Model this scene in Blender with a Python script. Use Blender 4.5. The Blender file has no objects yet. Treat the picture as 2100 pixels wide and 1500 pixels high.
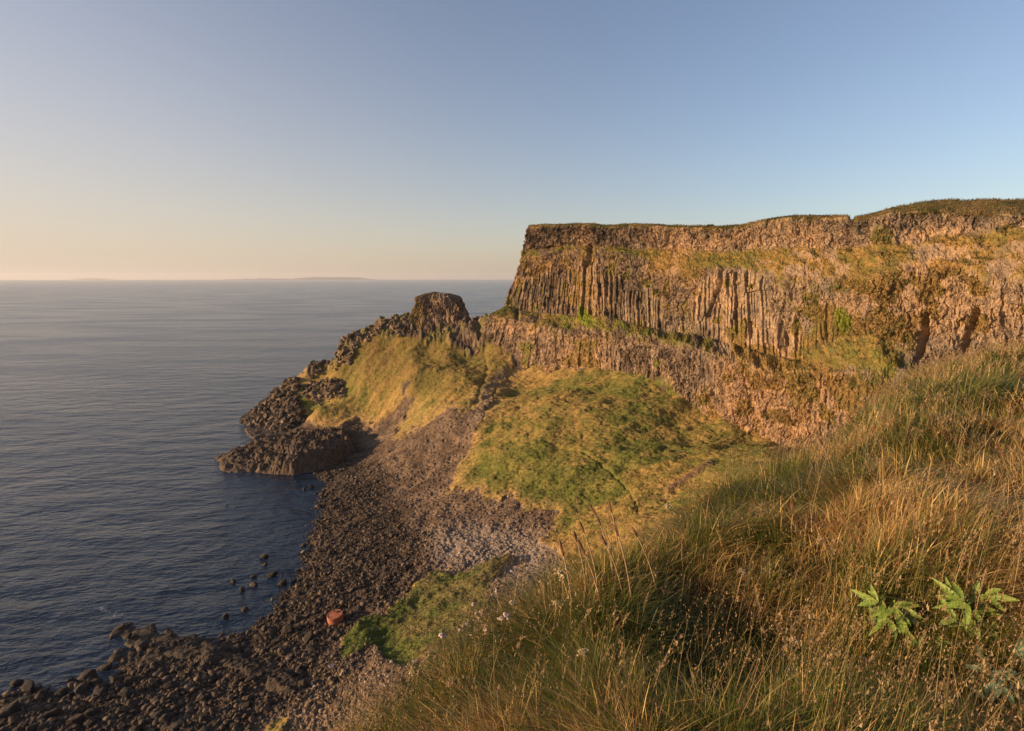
import bpy, math, random
import numpy as np
from mathutils import Vector, Matrix

R_ = math.radians
rng = np.random.default_rng(7)
random.seed(7)
scene = bpy.context.scene
col = scene.collection

# ------------------------------------------------------------------ camera, sky, sun
H = 70.0
F = 20 / 36 * 2100            # focal length in photo pixels
PITCH = math.atan(179 / F)
cam_d = bpy.data.cameras.new("camera")
cam_d.lens = 20; cam_d.sensor_width = 36
cam_d.clip_start = 0.05; cam_d.clip_end = 200000
cam = bpy.data.objects.new("camera", cam_d)
cam.location = (0, 0, H)
cam.rotation_euler = (R_(90) - PITCH, 0, 0)
col.objects.link(cam)
scene.camera = cam

SUN_EL, SUN_AZ = 10.0, -100.0   # azimuth from +Y, negative = left
world = bpy.data.worlds.new("World")
scene.world = world
world.use_nodes = True
wn = world.node_tree
sky = wn.nodes.new("ShaderNodeTexSky")
sky.sky_type = 'NISHITA'
sky.sun_disc = False
sky.sun_elevation = R_(SUN_EL)
sky.sun_rotation = R_(SUN_AZ)
sky.altitude = 50
sky.air_density = 1.0
sky.dust_density = 1.0
sky.ozone_density = 1.3
hsv = wn.nodes.new("ShaderNodeHueSaturation"); hsv.inputs["Saturation"].default_value = 0.86
tint = wn.nodes.new("ShaderNodeMix"); tint.data_type = 'RGBA'; tint.blend_type = 'MULTIPLY'; tint.inputs[0].default_value = 1
tint.inputs[7].default_value = (0.93, 0.94, 1.08, 1)
wn.links.new(sky.outputs[0], hsv.inputs["Color"]); wn.links.new(hsv.outputs[0], tint.inputs[6])
# warm evening glow low in the sky, strongest towards the sun side
tc = wn.nodes.new("ShaderNodeTexCoord"); sx = wn.nodes.new("ShaderNodeSeparateXYZ"); wn.links.new(tc.outputs["Generated"], sx.inputs[0])
def wm(op, a, b=0.0, clamp=False):
    n = wn.nodes.new("ShaderNodeMath"); n.operation = op; n.use_clamp = clamp
    for v, i in ((a, 0), (b, 1)):
        if isinstance(v, (int, float)): n.inputs[i].default_value = v
        else: wn.links.new(v, n.inputs[i])
    return n.outputs[0]
side = wm('ADD', wm('MULTIPLY', sx.outputs[0], -0.85), 0.42, True)
up_ = wm('MAXIMUM', sx.outputs[2], 0.0)
fall = wm('EXPONENT', wm('MULTIPLY', wm('DIVIDE', up_, wm('ADD', wm('MULTIPLY', side, 0.24), 0.05)), -1.0))
glow = wm('MULTIPLY', wm('MULTIPLY', wm('POWER', side, 0.75), fall), 0.92, True)
gl = wn.nodes.new("ShaderNodeMix"); gl.data_type = 'RGBA'
gl.inputs[7].default_value = (4.1, 3.3, 2.6, 1)
wn.links.new(glow, gl.inputs[0]); wn.links.new(tint.outputs[2], gl.inputs[6])
wn.links.new(gl.outputs[2], wn.nodes["Background"].inputs[0])
wn.nodes["Background"].inputs[1].default_value = 0.099

sd = bpy.data.lights.new("sun", 'SUN')
sd.energy = 5.0; sd.angle = R_(0.6); sd.color = (1.0, 0.67, 0.37)
sun = bpy.data.objects.new("sun", sd)
tosun = Vector((math.sin(R_(SUN_AZ)) * math.cos(R_(SUN_EL)), math.cos(R_(SUN_AZ)) * math.cos(R_(SUN_EL)), math.sin(R_(SUN_EL))))
sun.rotation_euler = tosun.to_track_quat('Z', 'Y').to_euler()
sun.location = (-100, 0, 150)
col.objects.link(sun)

scene.view_settings.view_transform = 'Standard'
scene.view_settings.look = 'None'
scene.view_settings.exposure = 0.85
scene.view_settings.gamma = 1.0

# ------------------------------------------------------------------ noise in numpy
def _h(ix, iy, iz, seed):
    with np.errstate(over='ignore'):
        h = (ix.astype(np.int64) * 374761393 + iy.astype(np.int64) * 668265263 + iz.astype(np.int64) * 1274126177 + seed * 974634777) & 0x7fffffff
        h = ((h ^ (h >> 13)) * 1274126177) & 0x7fffffff
        h = ((h ^ (h >> 16)) * 668265263) & 0x7fffffff
        h = (h ^ (h >> 15))
    return (h & 0xffffff) / float(0x1000000)

def vn(x, y, z=None, seed=0):
    x = np.asarray(x, float); y = np.asarray(y, float)
    z = np.zeros_like(x) if z is None else np.asarray(z, float) + np.zeros_like(x)
    ix, iy, iz = np.floor(x), np.floor(y), np.floor(z)
    fx, fy, fz = x - ix, y - iy, z - iz
    ix, iy, iz = ix.astype(np.int64), iy.astype(np.int64), iz.astype(np.int64)
    u, v, w = [t * t * t * (t * (t * 6 - 15) + 10) for t in (fx, fy, fz)]
    r = 0
    for dx in (0, 1):
        for dy in (0, 1):
            for dz in (0, 1):
                r = r + _h(ix + dx, iy + dy, iz + dz, seed) * (u if dx else 1 - u) * (v if dy else 1 - v) * (w if dz else 1 - w)
    return r * 2 - 1

def fbm(x, y, z=None, o=4, seed=0, g=0.5):
    r = 0; a = 1.0; s = 0; k = 1.0
    for i in range(o):
        r = r + a * vn(x * k + 13.7 * i, y * k - 7.1 * i, None if z is None else z * k + 3.3 * i, seed + i)
        s += a; a *= g; k *= 2.03
    return r / s * 1.5

def worley(x, y, seed=0):
    ix, iy = np.floor(x).astype(np.int64), np.floor(y).astype(np.int64)
    f1 = np.full(x.shape, 9.0); f2 = np.full(x.shape, 9.0); idv = np.zeros(x.shape)
    z0 = np.zeros_like(ix)
    for dx in (-1, 0, 1):
        for dy in (-1, 0, 1):
            cx, cy = ix + dx, iy + dy
            px = cx + 0.12 + 0.76 * _h(cx, cy, z0, seed); py = cy + 0.12 + 0.76 * _h(cx, cy, z0 + 1, seed)
            d = np.hypot(x - px, y - py)
            i_ = _h(cx, cy, z0 + 2, seed)
            n = d < f1
            f2 = np.where(n, f1, np.minimum(f2, d))
            idv = np.where(n, i_, idv); f1 = np.where(n, d, f1)
    return f1, f2, idv

def sm(a, b, x):
    t = np.clip((x - a) / (b - a), 0, 1)
    return t * t * (3 - 2 * t)

def poly_sd(px, py, poly):
    """signed distance to a polygon, positive inside"""
    px = np.asarray(px, float); py = np.asarray(py, float)
    d = np.full(px.shape, 1e9); inside = np.zeros(px.shape, bool)
    n = len(poly)
    for i in range(n):
        x1, y1 = poly[i]; x2, y2 = poly[(i + 1) % n]
        ex, ey = x2 - x1, y2 - y1
        t = np.clip(((px - x1) * ex + (py - y1) * ey) / (ex * ex + ey * ey + 1e-9), 0, 1)
        d = np.minimum(d, np.hypot(px - x1 - t * ex, py - y1 - t * ey))
        c = ((y1 > py) != (y2 > py))
        xi = ex * (py - y1) / (ey if abs(ey) > 1e-9 else 1e-9) + x1
        inside ^= c & (px < xi)
    return np.where(inside, d, -d)

# ------------------------------------------------------------------ photo bearings to places
CP, SP = math.cos(PITCH), math.sin(PITCH)
def ray(px, py):
    a = (np.asarray(px, float) - 1050) / F; b = (750 - np.asarray(py, float)) / F
    return a, CP + b * SP, -SP + b * CP
def W(px, py, z=None, Y=None):
    dx, dy, dz = ray(px, py)
    t = (Y / dy) if Y is not None else (z - H) / dz
    return np.array([dx * t, dy * t, H + dz * t])
def proj(x, y, z):
    zz = z - H
    dep = y * CP - zz * SP
    up = y * SP + zz * CP
    dep = np.maximum(dep, 0.1)
    return 1050 + F * x / dep, 750 - F * up / dep

# ------------------------------------------------------------------ mesh and tagging helpers
def mesh_from(name, V, Fs, mat=None, parent=None, smooth=False, attrs=None, cols=None):
    me = bpy.data.meshes.new(name)
    V = np.asarray(V, np.float32)
    if isinstance(Fs, np.ndarray):
        k = Fs.shape[1]
        me.vertices.add(len(V)); me.vertices.foreach_set("co", V.ravel())
        me.loops.add(Fs.size); me.loops.foreach_set("vertex_index", Fs.astype(np.int32).ravel())
        me.polygons.add(len(Fs)); me.polygons.foreach_set("loop_start", np.arange(0, Fs.size, k, dtype=np.int32))
        me.update(calc_edges=True)
    else:
        me.from_pydata([tuple(map(float, v)) for v in V], [], Fs)
    me.polygons.foreach_set("use_smooth", [smooth] * len(me.polygons))
    if cols:
        for k_, c in cols.items():
            a = me.color_attributes.new(k_, 'FLOAT_COLOR', 'POINT')
            a.data.foreach_set("color", np.asarray(c, np.float32).ravel())
    if mat: me.materials.append(mat)
    ob = bpy.data.objects.new(name, me)
    col.objects.link(ob)
    if parent: ob.parent = parent
    return ob

def grid_faces(nu, nv):
    i = np.arange(nu - 1)[:, None] * nv + np.arange(nv - 1)[None, :]
    return np.stack([i, i + nv, i + nv + 1, i + 1], -1).reshape(-1, 4)

def tag(o, label=None, cat=None, group=None, kind=None):
    if label: o["label"] = label
    if cat: o["category"] = cat
    if group: o["group"] = group
    if kind: o["kind"] = kind
    return o

def empty(name, loc=(0, 0, 0)):
    o = bpy.data.objects.new(name, None); o.location = loc
    o.empty_display_size = 0.1
    col.objects.link(o); return o

def copy_tree(o, parent=None):
    c = o.copy(); col.objects.link(c); c.parent = parent
    for ch in o.children: copy_tree(ch, c)
    return c

# ------------------------------------------------------------------ materials
class N:
    def __init__(s, name, rough=0.9, spec=0.2):
        s.m = bpy.data.materials.new(name); s.m.use_nodes = True
        s.t = s.m.node_tree; s.b = s.t.nodes["Principled BSDF"]
        s.b.inputs["Roughness"].default_value = rough
        s.b.inputs["Specular IOR Level"].default_value = spec
        s.geo = s.t.nodes.new("ShaderNodeNewGeometry")
    def l(s, a, b): s.t.links.new(a, b)
    def noise(s, scale, detail=4, rough=0.55, vec=None, out=0):
        n = s.t.nodes.new("ShaderNodeTexNoise"); n.inputs["Scale"].default_value = scale
        n.inputs["Detail"].default_value = detail; n.inputs["Roughness"].default_value = rough
        s.l(vec if vec is not None else s.geo.outputs["Position"], n.inputs["Vector"])
        return n.outputs[out]
    def ramp(s, fac, stops, interp='LINEAR'):
        n = s.t.nodes.new("ShaderNodeValToRGB"); n.color_ramp.interpolation = interp
        e = n.color_ramp.elements
        while len(e) < len(stops): e.new(0.5)
        for q, (p, c) in zip(e, stops):
            q.position = p; q.color = (*c, 1) if len(c) == 3 else c
        s.l(fac, n.inputs[0]); return n.outputs[0]
    def mix(s, fac, a, b, mode='MIX'):
        n = s.t.nodes.new("ShaderNodeMix"); n.data_type = 'RGBA'; n.blend_type = mode
        for v, i in ((fac, 0), (a, 6), (b, 7)):
            if isinstance(v, (int, float)): n.inputs[i].default_value = v
            elif isinstance(v, tuple): n.inputs[i].default_value = (*v, 1)
            else: s.l(v, n.inputs[i])
        return n.outputs[2]
    def math(s, op, a, b=0.0):
        n = s.t.nodes.new("ShaderNodeMath"); n.operation = op
        for v, i in ((a, 0), (b, 1)):
            if isinstance(v, (int, float)): n.inputs[i].default_value = v
            else: s.l(v, n.inputs[i])
        return n.outputs[0]
    def attr(s, name):
        n = s.t.nodes.new("ShaderNodeAttribute"); n.attribute_name = name
        return n.outputs["Color"]
    def sep(s, c):
        n = s.t.nodes.new("ShaderNodeSeparateColor"); s.l(c, n.inputs[0]); return n.outputs
    def mapping(s, scale=(1, 1, 1), rot=(0, 0, 0)):
        n = s.t.nodes.new("ShaderNodeMapping"); n.inputs["Scale"].default_value = scale
        n.inputs["Rotation"].default_value = rot
        s.l(s.geo.outputs["Position"], n.inputs["Vector"]); return n.outputs[0]
    def base(s, c):
        if isinstance(c, tuple): s.b.inputs["Base Color"].default_value = (*c, 1)
        else: s.l(c, s.b.inputs["Base Color"])
    def bump(s, h, strength=0.5, dist=0.1, prev=None):
        n = s.t.nodes.new("ShaderNodeBump"); n.inputs["Strength"].default_value = strength
        n.inputs["Distance"].default_value = dist
        s.l(h, n.inputs["Height"])
        if prev is not None: s.l(prev, n.inputs["Normal"])
        s.l(n.outputs[0], s.b.inputs["Normal"]); return n.outputs[0]

def mat_land():
    """colour comes from per-vertex material masks (which material lies where), broken up by fine noise"""
    n = N("land", 0.92, 0.15)
    c = n.attr("albedo"); m = n.sep(n.attr("mask"))       # mask.r grass, g = speckle amount, b = stones
    f = n.noise(1.1, 8, 0.72)
    f2 = n.noise(3.2, 6, 0.7)
    k = n.ramp(f, [(0.30, (0.52, 0.50, 0.48)), (0.5, (0.95, 0.95, 0.95)), (0.72, (1.55, 1.5, 1.4))])
    c1 = n.mix(0.8, c, k, 'MULTIPLY')
    sp = n.ramp(f2, [(0.56, (0, 0, 0)), (0.66, (1, 1, 1))])
    c2 = n.mix(n.math('MULTIPLY', sp, m[1]), c1, (0.50, 0.44, 0.34))
    dk = n.ramp(n.noise(0.9, 6, 0.75), [(0.36, (1, 1, 1)), (0.46, (0, 0, 0))])
    c3 = n.mix(n.math('MULTIPLY', dk, 0.38), c2, (0.035, 0.03, 0.018))
    n.base(c3)
    b = n.bump(n.noise(0.9, 8, 0.75), 0.8, 0.4)
    n.bump(n.noise(4, 4, 0.7), 0.6, 0.12, b)
    return n.m
M_LAND = mat_land()

def mat_rock(name, dark, light, sc=0.8, lich=None, rough=0.85, bumpd=0.4):
    n = N(name, rough, 0.3)
    f = n.noise(sc, 8, 0.7)
    c = n.ramp(f, [(0.28, dark), (0.55, tuple(0.5 * (a + b) for a, b in zip(dark, light))), (0.75, light)])
    if lich:
        sp = n.ramp(n.noise(sc * 3.2, 5, 0.7), [(0.60, (0, 0, 0)), (0.68, (1, 1, 1))])
        c = n.mix(n.math('MULTIPLY', sp, 0.6), c, lich)
    oi = n.t.nodes.new("ShaderNodeObjectInfo")
    v = n.ramp(oi.outputs["Random"], [(0, (0.65, 0.63, 0.62)), (1, (1.35, 1.3, 1.25))])
    c = n.mix(1.0, c, v, 'MULTIPLY')
    n.base(c)
    n.bump(n.noise(sc * 2.0, 8, 0.7), 0.8, bumpd)
    return n.m
M_BOULDER = mat_rock("dark_basalt", (0.020, 0.015, 0.012), (0.085, 0.064, 0.048), 0.9, (0.16, 0.13, 0.10))
M_REEF2 = mat_rock("wet_reef_basalt", (0.022, 0.017, 0.012), (0.105, 0.078, 0.056), 1.1, (0.15, 0.12, 0.09))
M_REEF = mat_rock("reef_basalt", (0.045, 0.032, 0.022), (0.22, 0.155, 0.105), 0.7)

def mat_vcol(name, rough=0.85, spec=0.2, trans=0.0, nscale=None, attr="albedo"):
    n = N(name, rough, spec)
    c = n.attr(attr)
    if nscale:
        k = n.ramp(n.noise(nscale, 4, 0.6), [(0.3, (0.6, 0.6, 0.6)), (0.7, (1.4, 1.4, 1.4))])
        c = n.mix(0.8, c, k, 'MULTIPLY')
        n.bump(n.noise(nscale, 5, 0.7), 0.6, 0.5 / nscale)
    n.base(c)
    if trans:
        tr = n.t.nodes.new("ShaderNodeBsdfTranslucent"); n.l(c, tr.inputs[0])
        mx = n.t.nodes.new("ShaderNodeMixShader"); mx.inputs[0].default_value = trans
        n.l(n.b.outputs[0], mx.inputs[1]); n.l(tr.outputs[0], mx.inputs[2])
        n.l(mx.outputs[0], n.t.nodes["Material Output"].inputs[0])
    return n.m
M_BLADE = mat_vcol("grass_blade", 0.5, 0.35, 0.42)
M_STONE = mat_vcol("beach_stone", 0.8, 0.3, 0, 3.0)

# ------------------------------------------------------------------ sea
def build_sea():
    n = N("sea_water", 0.12, 0.5)
    n.b.inputs["IOR"].default_value = 1.33
    n.base((0.012, 0.024, 0.045))
    big = n.noise(0.02, 3, 0.5, n.mapping((0.25, 1.0, 1), (0, 0, R_(-25))))
    v1 = n.mapping((0.5, 1.0, 1.0), (0, 0, R_(-26)))
    a = n.noise(0.42, 3, 0.55, v1)
    b_ = n.noise(1.3, 3, 0.6, n.mapping((0.5, 1.0, 1.0), (0, 0, R_(-38))))
    sw = n.noise(0.10, 3, 0.5, n.mapping((0.5, 1.0, 1.0), (0, 0, R_(-20))))
    rr = n.ramp(big, [(0.38, (0.14,) * 3), (0.65, (0.24,) * 3)])
    n.l(rr, n.b.inputs["Roughness"])
    p = n.bump(sw, 0.9, 2.4)
    p = n.bump(a, 0.9, 0.75, p)
    n.bump(b_, 0.9, 0.30, p)
    Rs = 34000.0
    k = 96
    V = [(0, 0, 0)] + [(Rs * math.sin(2 * math.pi * i / k), Rs * math.cos(2 * math.pi * i / k), 0) for i in range(k)]
    Fs = [(0, 1 + (i + 1) % k, 1 + i) for i in range(k)]
    tag(mesh_from("sea", V, Fs, n.m), "calm grey blue sea reaching the horizon", kind="structure")
build_sea()

# ------------------------------------------------------------------ lower land: beach, scree and grass slopes
def Ytop(q):
    return np.interp(q, [1085, 1200, 1300, 1370, 1500, 1620, 1800, 1950, 2100, 2300, 3000],
                     [285, 258, 236, 222, 197, 178, 155, 142, 130, 118, 78])

SKY = [(560, 808, 281), (590, 788, 281), (615, 768, 281), (640, 752, 281), (690, 737, 282), (702, 707, 283), (740, 689, 284), (765, 676, 285),
       (790, 660, 286), (845, 650, 286), (905, 662, 286), (970, 664, 279), (1010, 652, 276)]
ctrl = []
for p in SKY:
    w = W(p[0], p[1], Y=p[2]); ctrl.append(w)
    ctrl.append((w[0] - 4, w[1] + 14, w[2] * 0.55 - 3)); ctrl.append((w[0] - 8, w[1] + 40, -12))
for px, py, z in [
    # waterline
    (497, 862, 0), (540, 876, 0), (0, 1432, 0), (90, 1440, 0.3), (190, 1420, 0), (260, 1400, 0.3), (300, 1350, 0.3), (360, 1330, 0.4), (450, 1345, 0.3),
    (520, 1290, 0), (575, 1230, 0), (610, 1180, 0), (632, 1120, 0), (655, 1050, 0), (668, 990, 0), (650, 965, 0.2),
    (250, 1290, -.5), (300, 1312, 0), (345, 1318, .2), (400, 1325, .3), (440, 1345, .5), (490, 1365, .8),
    # sea floor
    (0, 1300, -5), (150, 1250, -5), (400, 1200, -4), (480, 1100, -5), (550, 1020, -4), (600, 1000, -2), (300, 1000, -9), (400, 850, -9), (450, 790, -9),
    (150, 1340, -2), (440, 1270, -1.6), (0, 1000, -12), (430, 900, -5), (500, 940, -3),
    # dark boulder beach
    (0, 1520, 1.6), (200, 1500, 1.4), (300, 1480, 1.4), (450, 1460, 1.8), (600, 1480, 3), (640, 1350, 2.4), (700, 1265, 2.4), (650, 1180, 1.3), (700, 1100, 1.6),
    (700, 1000, 1.4), (760, 1100, 2.8), (850, 1150, 4.2), (800, 1000, 3.2), (760, 930, 3.2), (715, 905, 3), (640, 890, 2), (580, 885, 1),
    # shingle and scree
    (900, 1100, 6), (1000, 1100, 7.5), (1130, 1150, 10), (1100, 1110, 9), (910, 1010, 7), (1000, 1030, 9), (850, 950, 7.5), (950, 930, 12), (980, 870, 19),
    (920, 842, 20), (807, 902, 8), (780, 870, 7.5), (740, 862, 7), (700, 877, 6), (627, 866, 3.5), (853, 820, 18),
    (1200, 1200, 15), (1000, 1250, 12), (900, 1350, 9), (800, 1450, 7), (1300, 1070, 18), (1500, 950, 27), (1400, 1010, 21), (1700, 1100, 38), (1120, 900, 21), (700, 1520, 5)]:
    ctrl.append(W(px, py, z=z))
for px, py, Y in [(650, 792, 273), (700, 800, 267), (750, 800, 262), (800, 790, 257), (850, 775, 250), (950, 772, 243), (1000, 742, 254),
                  (650, 840, 255), (610, 850, 262), (700, 745, 275), (800, 705, 276), (880, 732, 267), (940, 735, 262),
                  (970, 730, 264), (1050, 780, 243), (1110, 780, 236), (1180, 760, 229), (1250, 770, 218), (1370, 757, 202), (1400, 805, 190),
                  (1450, 845, 177), (1560, 895, 157), (1640, 925, 146), (1750, 955, 136)]:
    ctrl.append(W(px, py, Y=Y))
for x, y, z in [(40, 300, 40), (90, 260, 45), (120, 200, 45), (130, 140, 45), (60, 340, 10), (120, 60, 50), (60, 40, 40), (0, 40, 14), (-60, 30, 2), (-150, 150, -14), (-200, 260, -16), (-120, 60, -8), (-60, 340, -18)]:
    ctrl.append((x, y, z))
ctrl = np.array([tuple(c) for c in ctrl], float)
def tps_fit(P, lam=2.0):
    n = len(P); S = 100.0
    xy = P[:, :2] / S
    r = np.linalg.norm(xy[:, None] - xy[None], axis=2)
    K = np.where(r > 0, r * r * np.log(r + 1e-12), 0) + lam * 1e-4 * np.eye(n)
    A = np.zeros((n + 3, n + 3)); A[:n, :n] = K
    A[:n, n] = 1; A[:n, n + 1:] = xy; A[n, :n] = 1; A[n + 1:, :n] = xy.T
    w = np.linalg.solve(A, np.concatenate([P[:, 2], [0, 0, 0]]))
    def ev(x, y):
        x = np.asarray(x, float) / S; y = np.asarray(y, float) / S
        out = w[n] + w[n + 1] * x + w[n + 2] * y
        for i in range(n):
            r2 = (x - xy[i, 0]) ** 2 + (y - xy[i, 1]) ** 2
            out = out + w[i] * 0.5 * r2 * np.log(r2 + 1e-12)
        return out
    return ev
tps = tps_fit(ctrl)
# coarse table + bilinear lookup
GX = np.linspace(-230, 200, 431); GY = np.linspace(20, 380, 361)
GZ = tps(GX[:, None] + 0 * GY[None], GY[None] + 0 * GX[:, None])
def base_z(x, y):
    fx = np.clip((x - GX[0]) / (GX[1] - GX[0]), 0, len(GX) - 1.001); fy = np.clip((y - GY[0]) / (GY[1] - GY[0]), 0, len(GY) - 1.001)
    i, j = fx.astype(int), fy.astype(int); a, b = fx - i, fy - j
    return GZ[i, j] * (1 - a) * (1 - b) + GZ[i + 1, j] * a * (1 - b) + GZ[i, j + 1] * (1 - a) * b + GZ[i + 1, j + 1] * a * b

G_BIG = [(910, 1010), (930, 985), (957, 930), (975, 885), (990, 850), (1012, 812), (1035, 785), (1060, 765), (1120, 740), (1300, 720), (1420, 740), (1800, 800), (2000, 1000),
         (1800, 1300), (1180, 1260), (1170, 1170), (1150, 1140), (1105, 1112), (1128, 1080), (1140, 1052), (1105, 1042), (1078, 1050), (1052, 1012), (1030, 1022), (1000, 1026), (985, 1004), (968, 1008)]
G_LEFT = [(627, 864), (604, 838), (592, 800), (640, 740), (700, 660), (850, 600), (1010, 620), (1060, 760), (1030, 790), (1005, 815), (975, 840), (950, 850), (921, 838), (885, 862),
          (850, 880), (822, 900), (805, 903), (812, 880), (836, 850), (853, 822), (828, 819), (803, 850), (778, 868), (753, 876), (737, 861), (713, 873), (690, 880), (655, 876)]
G_LOW = [(694, 1356), (700, 1310), (740, 1280), (790, 1262), (823, 1232), (852, 1199), (889, 1185), (958, 1174), (1000, 1160), (1057, 1144), (1035, 1170), (1013, 1190), (990, 1222), (1010, 1260), (1000, 1400),
         (900, 1440), (837, 1415), (850, 1370), (889, 1325), (850, 1345), (819, 1363), (786, 1352), (770, 1320), (740, 1330)]
G_LOW2 = [(540, 1500), (560, 1480), (590, 1462), (600, 1470), (585, 1510)]
R_TIP = [(480, 860), (505, 832), (560, 800), (600, 778), (612, 790), (600, 808), (618, 830), (628, 866), (600, 885), (540, 890)]
R_CRAG = [[(618, 795), (650, 786), (690, 786), (706, 800), (700, 822), (660, 826), (625, 815)],
          [(668, 790), (700, 782), (708, 800), (700, 818), (672, 815)],
          [(690, 742), (692, 712), (705, 692), (735, 672), (770, 660), (775, 690), (745, 702), (725, 740)],
          [(625, 775), (640, 745), (672, 745), (690, 738), (690, 752), (650, 768)],
          [(760, 690), (770, 655), (840, 640), (850, 668), (830, 700), (800, 695)],
          [(735, 668), (850, 630), (860, 660), (980, 650), (1010, 660), (1005, 700), (985, 722), (960, 727), (940, 722), (930, 705), (840, 700), (800, 700), (760, 690)]]
def trail(px, py, pts, w):
    d = np.full(np.shape(px), 1e9)
    for (x1, y1), (x2, y2) in zip(pts[:-1], pts[1:]):
        ex, ey = x2 - x1, y2 - y1
        t = np.clip(((px - x1) * ex + (py - y1) * ey) / (ex * ex + ey * ey), 0, 1)
        d = np.minimum(d, np.hypot(px - x1 - t * ex, py - y1 - t * ey))
    return np.exp(-(d / w) ** 2)

def land_masks(x, y, z):
    px, py = proj(x, y, z)
    wx = px + 7 * fbm(x * .25, y * .25, o=3, seed=21); wy = py + 7 * fbm(x * .25, y * .25, o=3, seed=25)
    wx = wx + 2.5 * vn(x * 1.1, y * 1.1, seed=27); wy = wy + 2.5 * vn(x * 1.1, y * 1.1, seed=28)
    g1, g2, g3, g4 = [poly_sd(wx, wy, P) for P in (G_BIG, G_LEFT, G_LOW, G_LOW2)]
    g = np.maximum(np.maximum(g1, g2), np.maximum(g3, g4))
    rock = poly_sd(wx, wy, R_TIP)
    for P in R_CRAG: rock = np.maximum(rock, poly_sd(wx, wy, P))
    return px, py, g, g1, g2, g3, rock

def land_height(x, y, masks=None, fine=True):
    z = base_z(x, y)
    if masks is None: masks = land_masks(x, y, z)
    px, py, g, g1, g2, g3, rock = masks
    gm = sm(-3, 4, g); rm = sm(-3, 4, rock)
    up = sm(0, 6, z)
    z = z + gm * (1 - rm) * (fbm(x * .06, y * .06, o=3, seed=31) * 1.2 * up + fbm(x * .3, y * .3, o=3, seed=33) * 0.35 + 0.35 * sm(1200, 1100, py))
    # ribs running down the fall line of the slopes
    z = z + gm * up * 0.9 * fbm((x * .8 + y * .6) * .03, (x * .6 - y * .8) * .14, o=3, seed=35)
    z = z - 0.4 * gm * trail(px, py, [(1120, 905), (1190, 925), (1235, 955), (1290, 1010), (1312, 1060)], 2.6)
    z = z - 0.5 * gm * trail(px, py, [(990, 700), (1000, 760), (980, 820), (960, 850)], 4)
    z = z + 0.9 * gm * trail(px, py, [(1458, 948), (1420, 975), (1370, 1010)], 5)
    # crags
    f1, f2, idc = worley(x * .42 + .4 * fbm(x * .3, y * .3, o=2, seed=3), y * .42, seed=41)
    g1_, g2_, idd = worley(x * 1.1, y * 1.1, seed=43)
    crag = (idc - .45) * 1.5 + sm(0, .3, f2 - f1) * .5 + (idd - .5) * .8 + fbm(x * .14, y * .14, o=5, seed=45) * 1.6 + .9
    z = z + rm * crag * np.clip(0.35 + z / 25, 0.35, 1.2)
    if fine:
        sh = (1 - gm) * (1 - rm)
        z = z + sh * (vn(x * 1.3, y * 1.3, seed=51) * .22 + vn(x * 2.9, y * 2.9, seed=52) * .15 + vn(x * .35, y * .35, seed=53) * .35)
        z = z + gm * (vn(x * 1.1, y * 1.1, seed=54) * .14 + vn(x * 2.7, y * 2.7, seed=55) * .10)
        z = z + rm * (vn(x * 1.7, y * 1.7, seed=56) * .45 + vn(x * 3.1, y * 3.1, seed=57) * .3)
    return z

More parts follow.
